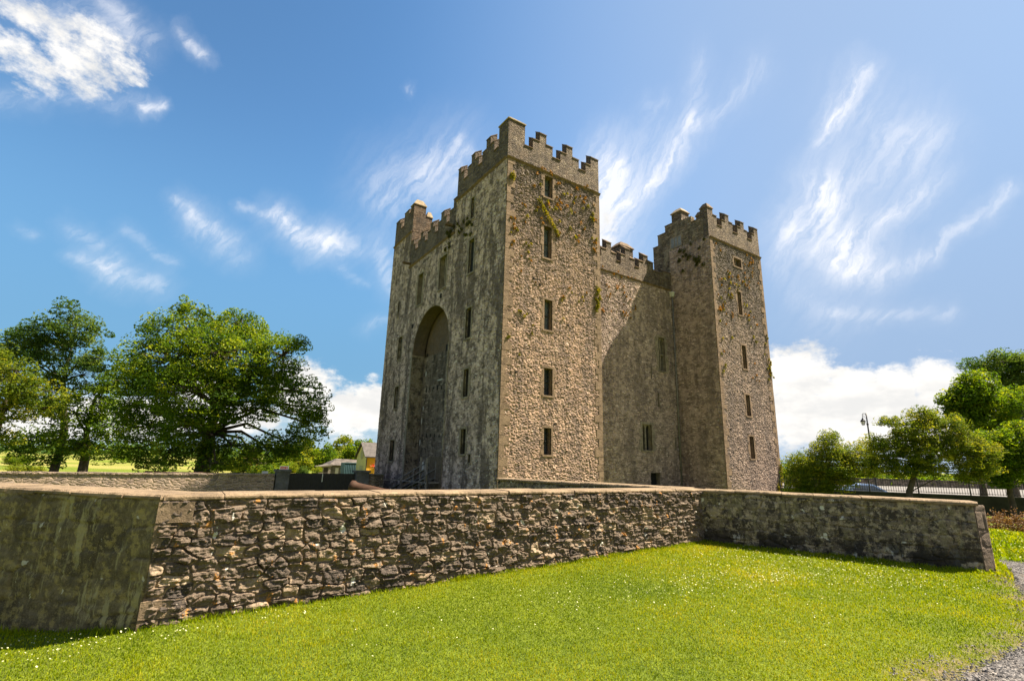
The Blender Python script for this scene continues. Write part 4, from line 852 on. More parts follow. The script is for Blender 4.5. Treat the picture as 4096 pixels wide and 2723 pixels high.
for (a, b_) in ((5.70, 7.606), (7.618, 9.53)):
    t = MB()
    for i in range(9): t.box(a+i*(b_-a)/9, a+(i+1)*(b_-a)/9-.006, YB+.14, YB+.18, -3.2, -1.06)
    t.box(a, b_, YB+.18, YB+.22, -1.4, -1.25); t.build('gate_leaf', M['gate'], g)
t = MB(); t.box(7.57, 7.66, YB+.20, YB+.26, -3.2, -1.10); t.build('meeting_post', M['gate'], g)
t = MB(); t.box(7.56, 7.60, YB+.10, YB+.135, -1.55, -1.08); t.build('latch', M['hopper'], g)
dw = empty('courtyard_wall', (12.7, YB, -3), 'dark shaded wall between the gate pier and the castle tower', 'wall')
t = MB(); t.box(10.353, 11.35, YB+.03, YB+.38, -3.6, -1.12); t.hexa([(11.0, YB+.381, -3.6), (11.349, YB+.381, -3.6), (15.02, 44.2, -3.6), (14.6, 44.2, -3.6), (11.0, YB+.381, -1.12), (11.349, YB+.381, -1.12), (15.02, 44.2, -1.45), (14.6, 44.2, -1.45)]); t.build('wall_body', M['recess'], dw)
t = MB(); t.box(10.353, 11.4, YB-.02, YB+.42, -1.119, -1.05); t.build('coping', M['pier'], dw)
# red sign on the pier
sg = empty('warning_sign', (5.42, YB+.1, -.86), 'small red sign with white border on top of the gate pier', 'sign')
t = MB(); t.box(5.13, 5.60, YB+.03, YB+.05, -.858, -.66); t.build('board', simple('white_board', (.8, .8, .78), .5, .05), sg)
t = MB(); t.box(5.16, 5.55, YB+.025, YB+.029, -.83, -.69); t.build('red_panel', simple('red_panel', (.62, .06, .035), .5, .1), sg)
t = MB()
for k in range(4): t.box(5.215+k*.055, 5.25+k*.055, YB+.021, YB+.0245, -.79, -.735)
t.box(5.47, 5.50, YB+.021, YB+.0245, -.81, -.72); t.build('lettering', simple('white_lettering', (.78, .75, .72), .5, .05), sg)
t = MB(); t.bar((5.60, YB+.04, -.86), (5.60, YB+.04, -.60), .025); t.build('post', M['hopper'], sg)
wbx = MB(); p = dep(1050, 1884, 42); q2 = dep(1073, 1892, 42); wbx.box(p[0], q2[0]+.02, p[1], p[1]+.3, q2[2]-.02, p[2]); tag(wbx.build('white_box', simple('white_paint', (.8, .8, .78), .5, .05)), 'small white panel standing beyond the courtyard wall left of the red sign', 'panel')
# low brown edging behind the yard wall
ed = empty('edging_fence', (-3, 35.5, -2.0), 'low dark brown timber edging fence just beyond the courtyard wall', 'fence')
a0 = dep(580, 1882, 39); a1 = dep(1100, 1897, 36)
t = MB(); r = random.Random(3)
for k in range(14):
    s0, s1 = k/14, (k+1)/14-.004; p = a0+(a1-a0)*s0; q2 = a0+(a1-a0)*s1; t.hexa([(p[0], p[1], -3.4), (q2[0], q2[1], -3.4), (q2[0], q2[1]+.1, -3.4), (p[0], p[1]+.1, -3.4), (p[0], p[1], p[2]+r.uniform(-.02, .02)), (q2[0], q2[1], q2[2]), (q2[0], q2[1]+.1, q2[2]), (p[0], p[1]+.1, p[2])])
t.build('boards', simple('red_brown_boards', (.13, .055, .035), .8, .5, 1.2), ed)
# cannon
cp = dep(1401, 1943, 15.0); cd = np.array([.80, -.55, -.20]); cd = cd/np.linalg.norm(cd)
cn_ = empty('cannon', (cp[0]+.7, cp[1]-.4, -3.0), 'rusty brown cannon barrel rising above the near wall, pointing left', 'cannon')
t = MB(); prof = [(0, .150), (.02, .175), (.10, .185), (.16, .160), (.22, .150), (.55, .158), (1.1, .172), (1.14, .185), (1.2, .185), (1.24, .180), (1.9, .20), (1.95, .215), (2.02, .215), (2.1, .15), (2.2, .06), (2.28, .07), (2.34, .03)]
t.tube([cp+cd*a for a, _ in prof], [b_ for _, b_ in prof], 28); t.build('barrel', simple('rusty_iron', (.060, .030, .017), .7, .3, 5, spec=.2, bump=.006), cn_)
t = MB(); t.tube([cp-cd*.003, cp+cd*.001], [.09, .09], 20); t.build('muzzle_bore', M['dark'], cn_)
side = np.cross(cd, (0, 0, 1.)); side /= np.linalg.norm(side); mid = cp+cd*1.35
for s in (-1, 1):
    t = MB(); a_ = mid+side*s*.24; t.bar(a_+np.array([0, 0, .05])-cd*.3, np.array([*(a_+cd*.9)[:2], -2.55]), .08, .34); t.build('carriage_cheek', M['timber_dark'], cn_)
    t = MB(); wc = np.array([*(mid+side*s*.42)[:2], -2.5]); rr = .45; dirh = np.array([cd[0], cd[1], 0]); dirh /= np.linalg.norm(dirh)
    ring = [wc+rr*(dirh*math.cos(k*PI/12)+np.array([0, 0, 1])*math.sin(k*PI/12)) for k in range(25)]
    for k in range(24): t.bar(ring[k], ring[k+1], .07, .07, up=side)
    for k in range(0, 24, 3): t.bar(wc, ring[k], .045, .045, up=side)
    t.tube([wc-side*.08, wc+side*.08], [.09, .09], 12); t.build('wheel', M['timber_dark'], cn_)
t = MB(); t.bar(np.array([*(mid-side*.5)[:2], -2.5]), np.array([*(mid+side*.5)[:2], -2.5]), .08); t.build('axle', M['iron'], cn_)
# timber stair rising along the arch to the right
XS = 14.3
def on_xs(px, py, xp=XS): return onp(px, py, 0, xp)
def cc(x, y): return (1430+x/6.27, 1750+y/6.27)
st = empty('timber_stair', (XS, 36, -3), 'weathered grey timber stair rising to the castle entrance under the arch', 'staircase')
lo1, hi1 = on_xs(*cc(1150, 1110)), on_xs(*cc(1740, 770))
lo2, hi2 = on_xs(*cc(800, 1020), 15.0), on_xs(*cc(1600, 640), 15.0)
dd_ = (hi1-lo1); lo1x = lo1-dd_*.75
for xo, nm in ((XS, 0), (XS+.75, 1)):
    a_, b_ = lo1x.copy(), hi1.copy(); a_[0] = xo; b_[0] = xo
    t = MB(); t.bar(a_-np.array([0, 0, .62]), b_-np.array([0, 0, .62]), .06, .26, up=(1, 0, 0)); t.build('stringer', M['timber'], st)
    t = MB(); t.bar(a_, b_, .06, .20, up=(1, 0, 0)); t.build('handrail', M['timber'], st); t = MB(); t.bar(a_+np.array([0, 0, .42]), b_+np.array([0, 0, .42]), .06, .10, up=(1, 0, 0)); t.build('handrail', M['timber'], st)
    for k in range(4):
        p = a_+(b_-a_)*(.12+k*.29); t = MB(); t.box(xo-.085, xo-.035, p[1]-.05, p[1]+.05, p[2]-.95, p[2]+.5); t.build('baluster', M['timber'], st)
for k in range(11):
    p = lo1x+(hi1-lo1x)*(k+.5)/11-np.array([0, 0, .60]); t = MB(); t.box(XS+.03, XS+.72, p[1]-.13, p[1]+.13, p[2]-.02, p[2]+.025); t.build('step', M['timber'], st)
for px in (1605, 1757):
    p = on_xs(*cc(px, 480)); t = MB(); t.box(XS-.06, XS+.05, p[1]-.05, p[1]+.05, -3.2, p[2]); t.build('newel_post', M['timber'], st)
p = on_xs(*cc(1775, 720)); q2 = on_xs(*cc(1835, 930)); r2_ = on_xs(*cc(1740, 1180)); r3_ = on_xs(*cc(1740, 935))
t = MB(); t.bar(p-np.array([.3, 0, 0]), q2-np.array([.3, 0, 0]), .09); t.bar(q2-np.array([.3, 0, 0]), r2_, .09); t.bar(r3_, q2-np.array([.32, 0, 0]), .09); t.build('brace', M['timber'], st)
pa_ = on_xs(*cc(1757, 700)); t = MB(); t.box(XS-.02, X0+REC-.02, 31.4, pa_[1]-.1, pa_[2]-1.15, pa_[2]-1.03); t.build('landing', M['timber'], st)
ps = empty('timber_screen', (X0-.35, 31.9, -3), 'upright timber boards beside the stair head, against the arch jamb', 'screen')
t = MB(); pz = on_xs(*cc(1800, 470), 15.0)[2]; y0s, y1s = on_xs(*cc(2110, 800), 15.0)[1], on_xs(*cc(1800, 800), 15.0)[1]
k = y0s
while k < y1s: t.box(14.98, 15.02, k, k+.085, -3.2, pz+.02*math.sin(k*9)); k += .12
t.build('boards', simple('brown_timber_boards', (.12, .095, .07), .85, .35, 6), ps)
# post and rail fence before the stair
pf = empty('post_and_rail_fence', (12.5, 29, -3), 'weathered post and rail fence between the gate pier and the stair', 'fence')
fp_ = [onp(*cc(335, 1090), 0, 11.8), onp(*cc(640, 1010), 0, 12.6), onp(*cc(1095, 1000), 0, 13.6), onp(*cc(1720, 1120), 0, 14.0)]
for i, p in enumerate(fp_):
    t = MB(); ww = (.05, .11, .11, .07)[i]; t.box(p[0]-ww/2, p[0]+ww/2, p[1]-ww/2, p[1]+ww/2, -3.2, p[2]); t.build('post', M['timber'], pf)
for i in range(3):
    for (dz1, dz2) in ((-.12, -.35), (-.8, -.9)):
        a_, b_ = fp_[i].copy(), fp_[i+1].copy(); a_[2] = fp_[1][2]+dz1-.2*(i == 0)*0; b_[2] = fp_[1][2]+dz1
        t = MB(); t.bar(a_, b_, .05, .07); t.build('rail', M['timber'], pf)

# ------------------------------------------------------------------ trees
bark = simple('tree_bark', (.075, .06, .045), .95, .45, 3.0, bump=.03, bscale=9)
LEAF = {
 'dark': leafmat('dark_green_leaf', [(0, (0.028, 0.065, 0.011)), (.45, (0.085, 0.151, 0.013)), (.8, (0.184, 0.250, 0.016)), (1, (0.316, 0.328, 0.024))], .45),
 'bright': leafmat('bright_green_leaf', [(0, (0.033, 0.073, 0.006)), (.4, (0.082, 0.148, 0.008)), (.75, (0.164, 0.221, 0.010)), (1, (0.263, 0.279, 0.017))], .48),
 'olive': leafmat('olive_green_leaf', [(0, (0.046, 0.081, 0.012)), (.45, (0.116, 0.163, 0.016)), (.8, (0.244, 0.255, 0.021)), (1, (0.383, 0.324, 0.029))], .45),
 'yellow': leafmat('yellow_green_leaf', [(0, (0.061, 0.102, 0.008)), (.5, (0.153, 0.193, 0.012)), (1, (0.305, 0.295, 0.020))], .42),
 'brown': leafmat('dead_brown_leaf', [(0, (.06, .03, .015)), (.5, (.16, .075, .03)), (1, (.33, .20, .09))], .2),
 'dull': leafmat('blue_green_leaf', [(0, (0.027, 0.062, 0.016)), (.5, (0.066, 0.122, 0.024)), (1, (0.144, 0.189, 0.033))], .42)}
def tree(name, label, cat, base, lobes, leaf, kind, seed, tr=.35, spacing=1.0, clr=.55, per=55, group=None, trunks=None, droop=.35, fork=None, flat=.78):
    """lobes: (centre xyz, radii xyz) -> sprays of leaf clumps on the outside of each lobe, joined to the trunk by limbs"""
    rs_ = np.random.RandomState(seed); root = empty(name, base, label, cat, group); base = np.array(base, float)
    tips = []; limb = MB(); L_c = [np.array(l[0], float) for l in lobes]
    top = max(c_[2] for c_ in L_c); fork = fork if fork is not None else base[2]+(top-base[2])*.30
    fk = np.array([base[0]+rs_.normal()*.05, base[1], fork])
    cen = sum(L_c)/len(L_c); 
    heads = [fk, fk+(cen-fk)*.45+np.array([0, 0, .1*(top-fork)])]
    hi = np.array([heads[1][0], heads[1][1], fork+(top-fork)*.72]); heads.append(hi)
    limb.tube([base-np.array([0, 0, .3]), base+np.array([0, 0, .25]), base+(fk-base)*.5+rs_.normal(size=3)*tr*.15, fk, heads[1], hi], [tr*1.5, tr*1.12, tr*.95, tr*.9, tr*.55, tr*.22], 10)
    C = []; T = []
    for (c_, r_) in lobes:
        c_ = np.array(c_, float); r_ = np.array(r_, float)
        st_ = min(heads, key=lambda h_: np.linalg.norm((h_-c_)*np.array([1, 1, 1.3]))+(20 if h_[2] > c_[2]+.3 else 0))
        md = (st_+c_)/2+np.array([0, 0, .12*np.linalg.norm(c_-st_)])+rs_.normal(size=3)*.06*np.linalg.norm(c_-st_)
        lr = tr*.25*min(1, (r_.mean()/1.5)**.5); limb.tube([st_, md, c_], [lr*1.25, lr*.8, lr*.45], 7)
        area = 4*PI*((r_[0]*r_[1])**1.6/3+(r_[0]*r_[2])**1.6/3+(r_[1]*r_[2])**1.6/3)**(1/1.6)
        n_ = max(5, int(area/(spacing**2)))
        d_ = rs_.normal(size=(n_, 3)); d_ /= np.linalg.norm(d_, axis=1)[:, None]; rad = rs_.uniform(.45, 1.0, n_)**.6
        ps_ = c_+d_*r_*rad[:, None]*rs_.uniform(.85, 1.15, n_)[:, None]
        for j, p_ in enumerate(ps_):
            if j % 2 == 0:
                m2 = (c_+p_)/2+rs_.normal(size=3)*.12; limb.tube([c_, m2, p_], [lr*.38, lr*.22, lr*.08], 4, cap=False)
            k_ = int(per*1.55*rs_.uniform(.6, 1.4)); q = rs_.normal(size=(k_, 3)); q /= np.maximum(.6, np.linalg.norm(q, axis=1))[:, None]
            rr_ = clr*rs_.uniform(.6, 1.3); q = q*np.array([rr_*1.15, rr_*1.15, rr_*flat]); q[:, 2] -= droop*(q[:, 0]**2+q[:, 1]**2)/max(rr_, .1)
            C.append(p_+q); T.append(np.clip(rs_.uniform(0, .75)+rs_.normal(size=k_)*.12+.1, 0, 1))
    C = np.concatenate(C); T = np.concatenate(T); V, F = leafquads(C, leaf, rs_, up=.9)
    mesh_np('crown', V, F, LEAF[kind], parent=root, fattr={'tint': T}); limb.build('trunk', bark, root)
    return root
def lobes_px(items, d, thick=.8):
    out = []
    for it in items:
        x, y, rx, ry = it[:4]; dd2 = d+(it[4] if len(it) > 4 else 0); s = dd2/FPX
        out.append((dep(x, y, dd2), (rx*s, min(rx, ry*1.3)*s*thick+.3, ry*s)))
    return out
def basept(px, py, d, z=None):
    p = dep(px, py, d); p[2] = float(H(p[0], p[1])) if z is None else z; return p
tree('chestnut_tree', 'large spreading dark green tree with a thick trunk left of the castle', 'tree', basept(803, 1895, 44),
     lobes_px([(760, 1330, 180, 95), (690, 1440, 170, 110, -2), (880, 1420, 190, 120, -2), (620, 1560, 120, 110), (540, 1500, 70, 80), (800, 1560, 200, 110, -3), (970, 1530, 120, 90), (1130, 1420, 105, 95), (1170, 1560, 120, 90), (1225, 1690, 80, 70), (1290, 1640, 38, 38),
               (600, 1700, 110, 80), (740, 1700, 110, 80, -3), (930, 1780, 120, 55), (1090, 1800, 110, 45), (690, 1800, 100, 45, -2), (960, 1290, 80, 50), (750, 1215, 40, 28), (530, 1620, 60, 60), (1010, 1350, 90, 60, 3), (850, 1660, 90, 50, -3), (560, 1790, 70, 45), (1000, 1640, 90, 50), (1150, 1770, 90, 45), (1040, 1850, 100, 30, 2), (860, 1850, 90, 25, -3), (630, 1850, 80, 25), (1080, 1560, 60, 60, 3)], 44),
     .19, 'dark', 101, tr=.62, spacing=.95, clr=.58, per=62)
tree('tall_tree', 'taller pointed tree at the far left with loose upright sprays', 'tree', basept(212, 1890, 47),
     lobes_px([(285, 1240, 50, 38), (300, 1310, 85, 60), (200, 1310, 75, 60), (110, 1350, 70, 50), (390, 1330, 45, 35), (260, 1400, 130, 75), (120, 1440, 120, 70), (400, 1430, 70, 45), (30, 1420, 60, 50), (330, 1500, 110, 70), (190, 1560, 130, 80), (60, 1330, 30, 20)], 47),
     .21, 'dull', 102, tr=.34, spacing=1.15, clr=.55, per=60)
tree('broad_tree', 'dark shaded tree between the pointed tree and the large spreading tree', 'tree', basept(330, 1890, 47),
     lobes_px([(400, 1590, 95, 70), (300, 1650, 100, 70), (440, 1700, 85, 65), (350, 1770, 110, 55), (460, 1800, 80, 40), (240, 1760, 90, 50), (120, 1760, 90, 55), (470, 1520, 50, 40), (200, 1830, 80, 25)], 47),
     .21, 'dark', 103, tr=.40, spacing=1.15, clr=.60, per=60)
tree('leafy_tree', 'yellow green sunlit tree leaning in at the left edge', 'tree', basept(-60, 1900, 40),
     lobes_px([(60, 1530, 110, 55), (150, 1560, 100, 50), (170, 1630, 80, 40), (30, 1640, 110, 60), (-90, 1560, 110, 100), (60, 1480, 90, 40), (0, 1740, 60, 40), (-80, 1420, 100, 80)], 40),
     .19, 'olive', 104, tr=.30, spacing=1.0, clr=.55, per=60)
tree('hawthorn_tree', 'rounded bushy small tree right beside the castle corner', 'tree', basept(3330, 1960, 27),
     lobes_px([(3300, 1800, 85, 38), (3215, 1850, 62, 45), (3330, 1860, 110, 50), (3420, 1810, 80, 42), (3320, 1745, 45, 22), (3450, 1860, 70, 40), (3260, 1920, 70, 38), (3345, 1922, 70, 34), (3180, 1900, 40, 40), (3255, 1955, 90, 22), (3200, 1950, 50, 30)], 27),
     .07, 'olive', 105, tr=.13, spacing=.30, clr=.22, per=58, flat=.8, droop=.5, fork=-1.6)
tree('spreading_tree', 'spreading small tree with a forked dark trunk before the railing', 'tree', basept(3640, 2010, 24.5),
     lobes_px([(3660, 1720, 105, 45), (3560, 1790, 75, 45), (3680, 1800, 120, 55), (3790, 1770, 100, 50), (3870, 1830, 80, 50), (3680, 1650, 50, 22), (3560, 1680, 45, 12), (3500, 1760, 45, 22), (3610, 1870, 90, 28), (3730, 1870, 80, 25), (3920, 1860, 40, 40), (3530, 1850, 60, 35), (3800, 1690, 60, 30), (3930, 1800, 50, 40), (3850, 1750, 70, 40), (3870, 1900, 70, 18), (3720, 1680, 60, 25)], 24.5),
     .07, 'olive', 106, tr=.16, spacing=.30, clr=.21, per=58, fork=-1.0, flat=.8, droop=.5)
tree('maple_tree', 'bright green sunlit tree at the right edge before a darker tree', 'tree', basept(3930, 1960, 34),
     lobes_px([(3900, 1520, 60, 35), (3890, 1580, 95, 50), (3850, 1640, 80, 45), (3960, 1620, 90, 60), (3900, 1690, 90, 50), (3810, 1590, 45, 30), (4000, 1700, 70, 50), (4060, 1580, 50, 40)], 34),
     .15, 'bright', 107, tr=.22, spacing=.50, clr=.40, per=60, flat=.8, droop=.4)
tree('tall_tree', 'dark blue green tall tree behind the bright tree at the right edge', 'tree', basept(4060, 1960, 42),
     lobes_px([(4020, 1445, 100, 40), (3940, 1480, 60, 25), (4100, 1470, 90, 60), (4060, 1530, 90, 50), (4150, 1560, 110, 100), (3880, 1450, 40, 12), (4110, 1650, 100, 80)], 42),
     .17, 'dull', 108, tr=.30, spacing=.70, clr=.50, per=60)
tree('leafy_tree', 'leafy green tree at the right edge below the dark tall tree', 'tree', basept(4045, 2000, 27),
     lobes_px([(4020, 1790, 75, 50), (4090, 1740, 70, 55), (3970, 1760, 50, 40), (4050, 1860, 80, 45), (3960, 1850, 50, 40), (4120, 1840, 80, 70), (4000, 1910, 40, 25)], 27),
     .11, 'bright', 109, tr=.15, spacing=.38, clr=.32, per=60, flat=.8, droop=.4)
# background trees and bushes left of the castle
BGT = [(1010, 1840, 50, 34, 80, 'olive', 'dark olive small tree behind the copper bush'), (1195, 1850, 40, 26, 88, 'yellow', 'low yellow green tree just right of the gate pier sign'), (1335, 1835, 40, 28, 110, 'olive', 'dark olive tree directly behind the shed roof'),
       (1405, 1830, 50, 30, 116, 'bright', 'low bright green tree between the shed and the yellow house'), (890, 1850, 50, 28, 90, 'bright', 'low fresh green tree right of the thick trunk in the field'),
       (1225, 1800, 46, 40, 112, 'olive', 'round olive green tree among the far trees, left of the tall pale one'), (1372, 1785, 40, 36, 120, 'yellow', 'pale tall round tree, highest of the far trees beside the castle'), (1300, 1815, 45, 40, 105, 'bright', 'fresh green tree behind the low ruined shed'),
       (1425, 1800, 45, 36, 108, 'bright', 'bright green tree behind the yellow house roof'), (1165, 1825, 36, 38, 100, 'olive', 'small far tree under the right branches of the large spreading tree'), (1100, 1845, 45, 34, 95, 'dark', 'dark round far tree just right of the large trunk'), (1480, 1790, 30, 25, 112, 'bright', 'green tree showing over the house roof against the castle')]
for i, (x, y, rx, ry, d, kd, lab) in enumerate(BGT):
    tree('far_tree', lab, 'tree', basept(x, 1890, d), lobes_px([(x, y, rx, ry), (x-rx*.5, y+ry*.8, rx*.8, ry*.7), (x+rx*.6, y+ry*.7, rx*.8, ry*.7), (x, y-ry*.7, rx*.5, ry*.4), (x, y+ry*1.4, rx, ry*.6)], d), .42, kd, 200+i, tr=.25, spacing=1.5, clr=.8, per=45, group='trees beyond the courtyard beside the castle')
def bush(name, label, px, py, rx, ry, d, kd, seed, leaf=.14, sp=.55, clr=.32, cat='bush', group=None):
    return tree(name, label, cat, basept(px, py, d), lobes_px([(px, py, rx, ry), (px-rx*.5, py+ry*.3, rx*.6, ry*.7), (px+rx*.5, py+ry*.25, rx*.6, ry*.7)], d), leaf, kd, seed, tr=.06, spacing=sp, clr=clr, per=40, group=group)
bush('garden_bush', 'bright yellow green round bush left of the grey shed', 1268, 1876, 17, 11, 75, 'yellow', 301)
bush('garden_bush', 'pale grey green bush just right of the red sign pier', 1215, 1880, 20, 14, 78, 'dull', 302)
bush('young_tree', 'slim yellow green young tree under the large tree, left of the copper bush', 930, 1855, 28, 22, 62, 'yellow', 303, cat='tree')
bush('garden_bush', 'copper brown leaved bush under the large tree', 1000, 1845, 26, 26, 60, 'brown', 304)
bush('garden_bush', 'yellow green low bush right of the large trunk, before the copper bush', 1030, 1875, 30, 14, 57, 'yellow', 305)
bush('garden_bush', 'sunlit yellow bush right of the red sign', 1165, 1865, 22, 18, 82, 'yellow', 306)
bush('hedge_bush', 'green bush in the field beside the leftmost trunk', 70, 1835, 45, 22, 85, 'bright', 307)
bush('hedge_bush', 'green bush in the field between the two left trunks', 110, 1870, 60, 12, 60, 'yellow', 308)
# distant tree line: one mass
rs2 = np.random.RandomState(33); C = []; T = []
for k in range(420):
    azk = math.radians(rs2.uniform(-22, 68)); rr_ = rs2.uniform(300, 520); x_, y_ = rr_*math.sin(azk), rr_*math.cos(azk); hgt = rs2.uniform(3, 8.5); z0_ = float(H(np.array(x_), np.array(y_)))
    q = rs2.normal(size=(70, 3)); q /= np.maximum(.7, np.linalg.norm(q, axis=1))[:, None]; C.append(np.array([x_, y_, z0_+hgt*.5])+q*np.array([hgt*1.3, hgt*1.3, hgt*.55])); T.append(np.clip(rs2.uniform(.1, .7)+rs2.normal(size=70)*.1, 0, 1))
V, F = leafquads(np.concatenate(C), 1.7, rs2, up=.6); o = mesh_np('distant_wood', V, F, LEAF['dull'], fattr={'tint': np.concatenate(T)}); tag(o, 'distant low line of trees and hedges at the edge of the fields', 'woods', kind='stuff')
# heap of cut dead branches
bh = empty('brushwood_heap', basept(3985, 2050, 19.5), 'heap of dead brown cut branches on the grass beyond the wall end', 'brushwood')
c0 = dep(3985, 2015, 19.5); rs3 = np.random.RandomState(8); t = MB(); C = []
gz_ = float(H(c0[0], c0[1]))
ext = [(dep(px_, 2030, 19.5), s_) for px_, s_ in ((3890, .35), (3950, .55), (4010, .6), (4070, .5), (4120, .45))]
for (p_, s_) in ext:
    for k in range(34):
        a_ = p_+np.array([rs3.normal()*.28, rs3.normal()*.28, 0]); a_[2] = gz_+rs3.uniform(0, s_*1.25); d_ = rs3.normal(size=3); d_[2] = abs(d_[2])*.5; d_ /= np.linalg.norm(d_); l_ = rs3.uniform(.25, .8)*s_*1.4
        e_ = a_+d_*l_; e_[2] = max(e_[2], gz_+.02); t.tube([a_, (a_+e_)/2+rs3.normal(size=3)*.03, e_], [.012, .008, .004], 4)
        C.append(a_+(e_-a_)*rs3.uniform(.2, 1.1, (38, 1))+rs3.normal(size=(38, 3))*.06)
t.build('branches', simple('dead_wood', (.26, .19, .12), .9, .4), bh)
C = np.concatenate(C); C[:, 2] = np.maximum(C[:, 2], gz_+.01); V, F = leafquads(C, .065, rs3); mesh_np('dead_leaves', V, F, LEAF['brown'], parent=bh, fattr={'tint': rs3.uniform(size=len(C))})

# ------------------------------------------------------------------ right hand background: railing, road, car, lamp, far wall
ZR = -2.35
fa, fb = dep(3120, 1935, 33.0), dep(4200, 1975, 28.0); fa[2] = fb[2] = 0
rf = empty('iron_railing', (fa[0], fa[1], ZR), 'black iron railing on a low dark wall along the road beyond the trees', 'fence')
L = np.linalg.norm(fb-fa); fd = (fb-fa)/L
def fz(px, py, d): return dep(px, py, d)[2]
ztop = fz(3700, 1917, 30); zbot = fz(3700, 1973, 30)
t = MB(); k = 0.
while k < L: p = fa+fd*k; t.bar((p[0], p[1], zbot+.04), (p[0], p[1], ztop), .020); k += .125
t.build('bars', M['iron'], rf)
for z in (zbot+.1, ztop-.1): t = MB(); t.bar((fa[0], fa[1], z), (fb[0], fb[1], z), .04, .03); t.build('rail', M['iron'], rf)
k = 0.
while k < L: p = fa+fd*k; t = MB(); t.bar((p[0], p[1], zbot), (p[0], p[1], ztop+.06), .06); t.build('post', M['iron'], rf); k += 2.5
t = MB(); p = fa+fd*L; nn = np.array([fd[1], -fd[0], 0])
t.hexa([(*(fa-nn*.15)[:2], -3), (*(p-nn*.15)[:2], -3), (*(p+nn*.15)[:2], -3), (*(fa+nn*.15)[:2], -3), (*(fa-nn*.15)[:2], zbot), (*(p-nn*.15)[:2], zbot), (*(p+nn*.15)[:2], zbot), (*(fa+nn*.15)[:2], zbot)]); t.build('plinth', simple('dark_mossy_plinth', (.030, .030, .022), .95, .4, 2.0), rf)
# road sheet
t = MB(); q = [dep(3000, 1990, 34), dep(4300, 2000, 30), dep(4400, 1950, 84), dep(3100, 1920, 84)]
rm, n, b = newmat('asphalt_road', .85); co = n.new('ShaderNodeNewGeometry').outputs['Position']
n.L.new(n.mix(n.mapr(n.noise(co, .5, 5), .3, .7), (.13, .122, .118), (.19, .18, .17)), b.inputs['Base Color']); n.L.new(n.bump(n.noise(co, 60, 3), .01), b.inputs['Normal'])
t.face([(p[0], p[1], ZR+.03) for p in q]); rd = t.build('road', rm); tag(rd, 'pale grey road and parking area beyond the railing', 'road', kind='structure')
# far wall with hedge
wa, wb_ = dep(3080, 1905, 80), dep(4400, 1950, 80); fwl = empty('roadside_wall', (wa[0], wa[1], ZR), 'long dark stone wall on the far side of the road', 'wall')
d2 = (wb_-wa); d2[2] = 0; d2 /= np.linalg.norm(d2); nn = np.array([d2[1], -d2[0], 0])*.25; zt_ = fz(3800, 1921, 80)
t = MB(); t.hexa([(*(wa-nn)[:2], -3), (*(wb_-nn)[:2], -3), (*(wb_+nn)[:2], -3), (*(wa+nn)[:2], -3), (*(wa-nn)[:2], zt_), (*(wb_-nn)[:2], zt_), (*(wb_+nn)[:2], zt_), (*(wa+nn)[:2], zt_)]); t.build('wall_body', M['recess'], fwl)
C = []; T = []; rs4 = np.random.RandomState(5)
for k in range(300):
    p = wa+(wb_-wa)*rs4.uniform(0, 1)+d2*0; p = p-nn*8; p[2] = zt_+rs4.uniform(-.5, .55)*1.0
    C.append(p+rs4.normal(size=(45, 3))*np.array([.9, .9, .3])); T.append(np.clip(rs4.uniform(.3, .9)+rs4.normal(size=45)*.1, 0, 1))
V, F = leafquads(np.concatenate(C), .5, rs4, up=1); hd = mesh_np('hedge', V, F, LEAF['bright'], fattr={'tint': np.concatenate(T)}); tag(hd, 'bright green hedge growing behind the far roadside wall', 'hedge')
# parked car
cn0, cn1 = dep(3362, 1990, 32.5), dep(3636, 1990, 31.5); cn0[2] = cn1[2] = ZR+.04
cdv = (cn1-cn0); clen = np.linalg.norm(cdv); cdv /= clen; csv = np.array([-cdv[1], cdv[0], 0]); 
car = empty('parked_car', (cn0+cn1)/2+csv*.8, 'pale blue parked car seen over the low wall behind the railing', 'car')
def cpt(s, sd, z): p = cn0+cdv*s+csv*sd; return (p[0], p[1], ZR+.04+z)
S = clen/4.3; top = [(0, .30), (0.02, .75), (.25, .92), (.55, .98), (1.05, 1.38), (1.6, 1.46), (2.3, 1.44), (3.15, .98), (3.9, .82), (4.22, .66), (4.3, .40), (4.28, .25)]
def loft(prof, inset, z0):
    t = MB(); secs = []
    for (s, z) in prof:
        ins = inset*max(0, (z-.9))/.5; secs.append([cpt(s*S, 0+ins, z), cpt(s*S, 1.7-ins, z), (cpt(s*S, 1.7, min(z, .8))), cpt(s*S, 0, min(z, .8)), ])
    return secs
t = MB(); pr = top
for i in range(len(pr)-1):
    (s0, z0_), (s1, z1_) = pr[i], pr[i+1]; i0 = .22*max(0, z0_-.92)/.5; i1 = .22*max(0, z1_-.92)/.5
    t.face([cpt(s0*S, i0, z0_), cpt(s1*S, i1, z1_), cpt(s1*S, 1.7-i1, z1_), cpt(s0*S, 1.7-i0, z0_)], smooth=True)
    for sd in (0, 1):
        f_ = (lambda s, z, ii: cpt(s*S, ii if not sd else 1.7-ii, z)); zl0, zl1 = min(z0_, .92), min(z1_, .92)
        t.face([f_(s0, .22, 0), f_(s1, .22, 0), f_(s1, zl1, 0), f_(s0, zl0, 0)]); 
        if max(z0_, z1_) > .92: t.face([f_(s0, zl0, 0), f_(s1, zl1, 0), f_(s1, z1_, i1), f_(s0, z0_, i0)])
t.build('body', simple('blue_car_paint', (.20, .30, .52), .25, .05, spec=.6), car)
t = MB()
for sd in (-.008, 1.708):
    sg_ = 1 if sd < 0 else -1
    t.face([cpt(.85*S, sd+sg_*.03, .97), cpt(3.0*S, sd+sg_*.03, .97), cpt(2.3*S, sd+sg_*.19, 1.36), cpt(1.15*S, sd+sg_*.19, 1.36)]); t.build('window', M['glass'], car); t = MB()
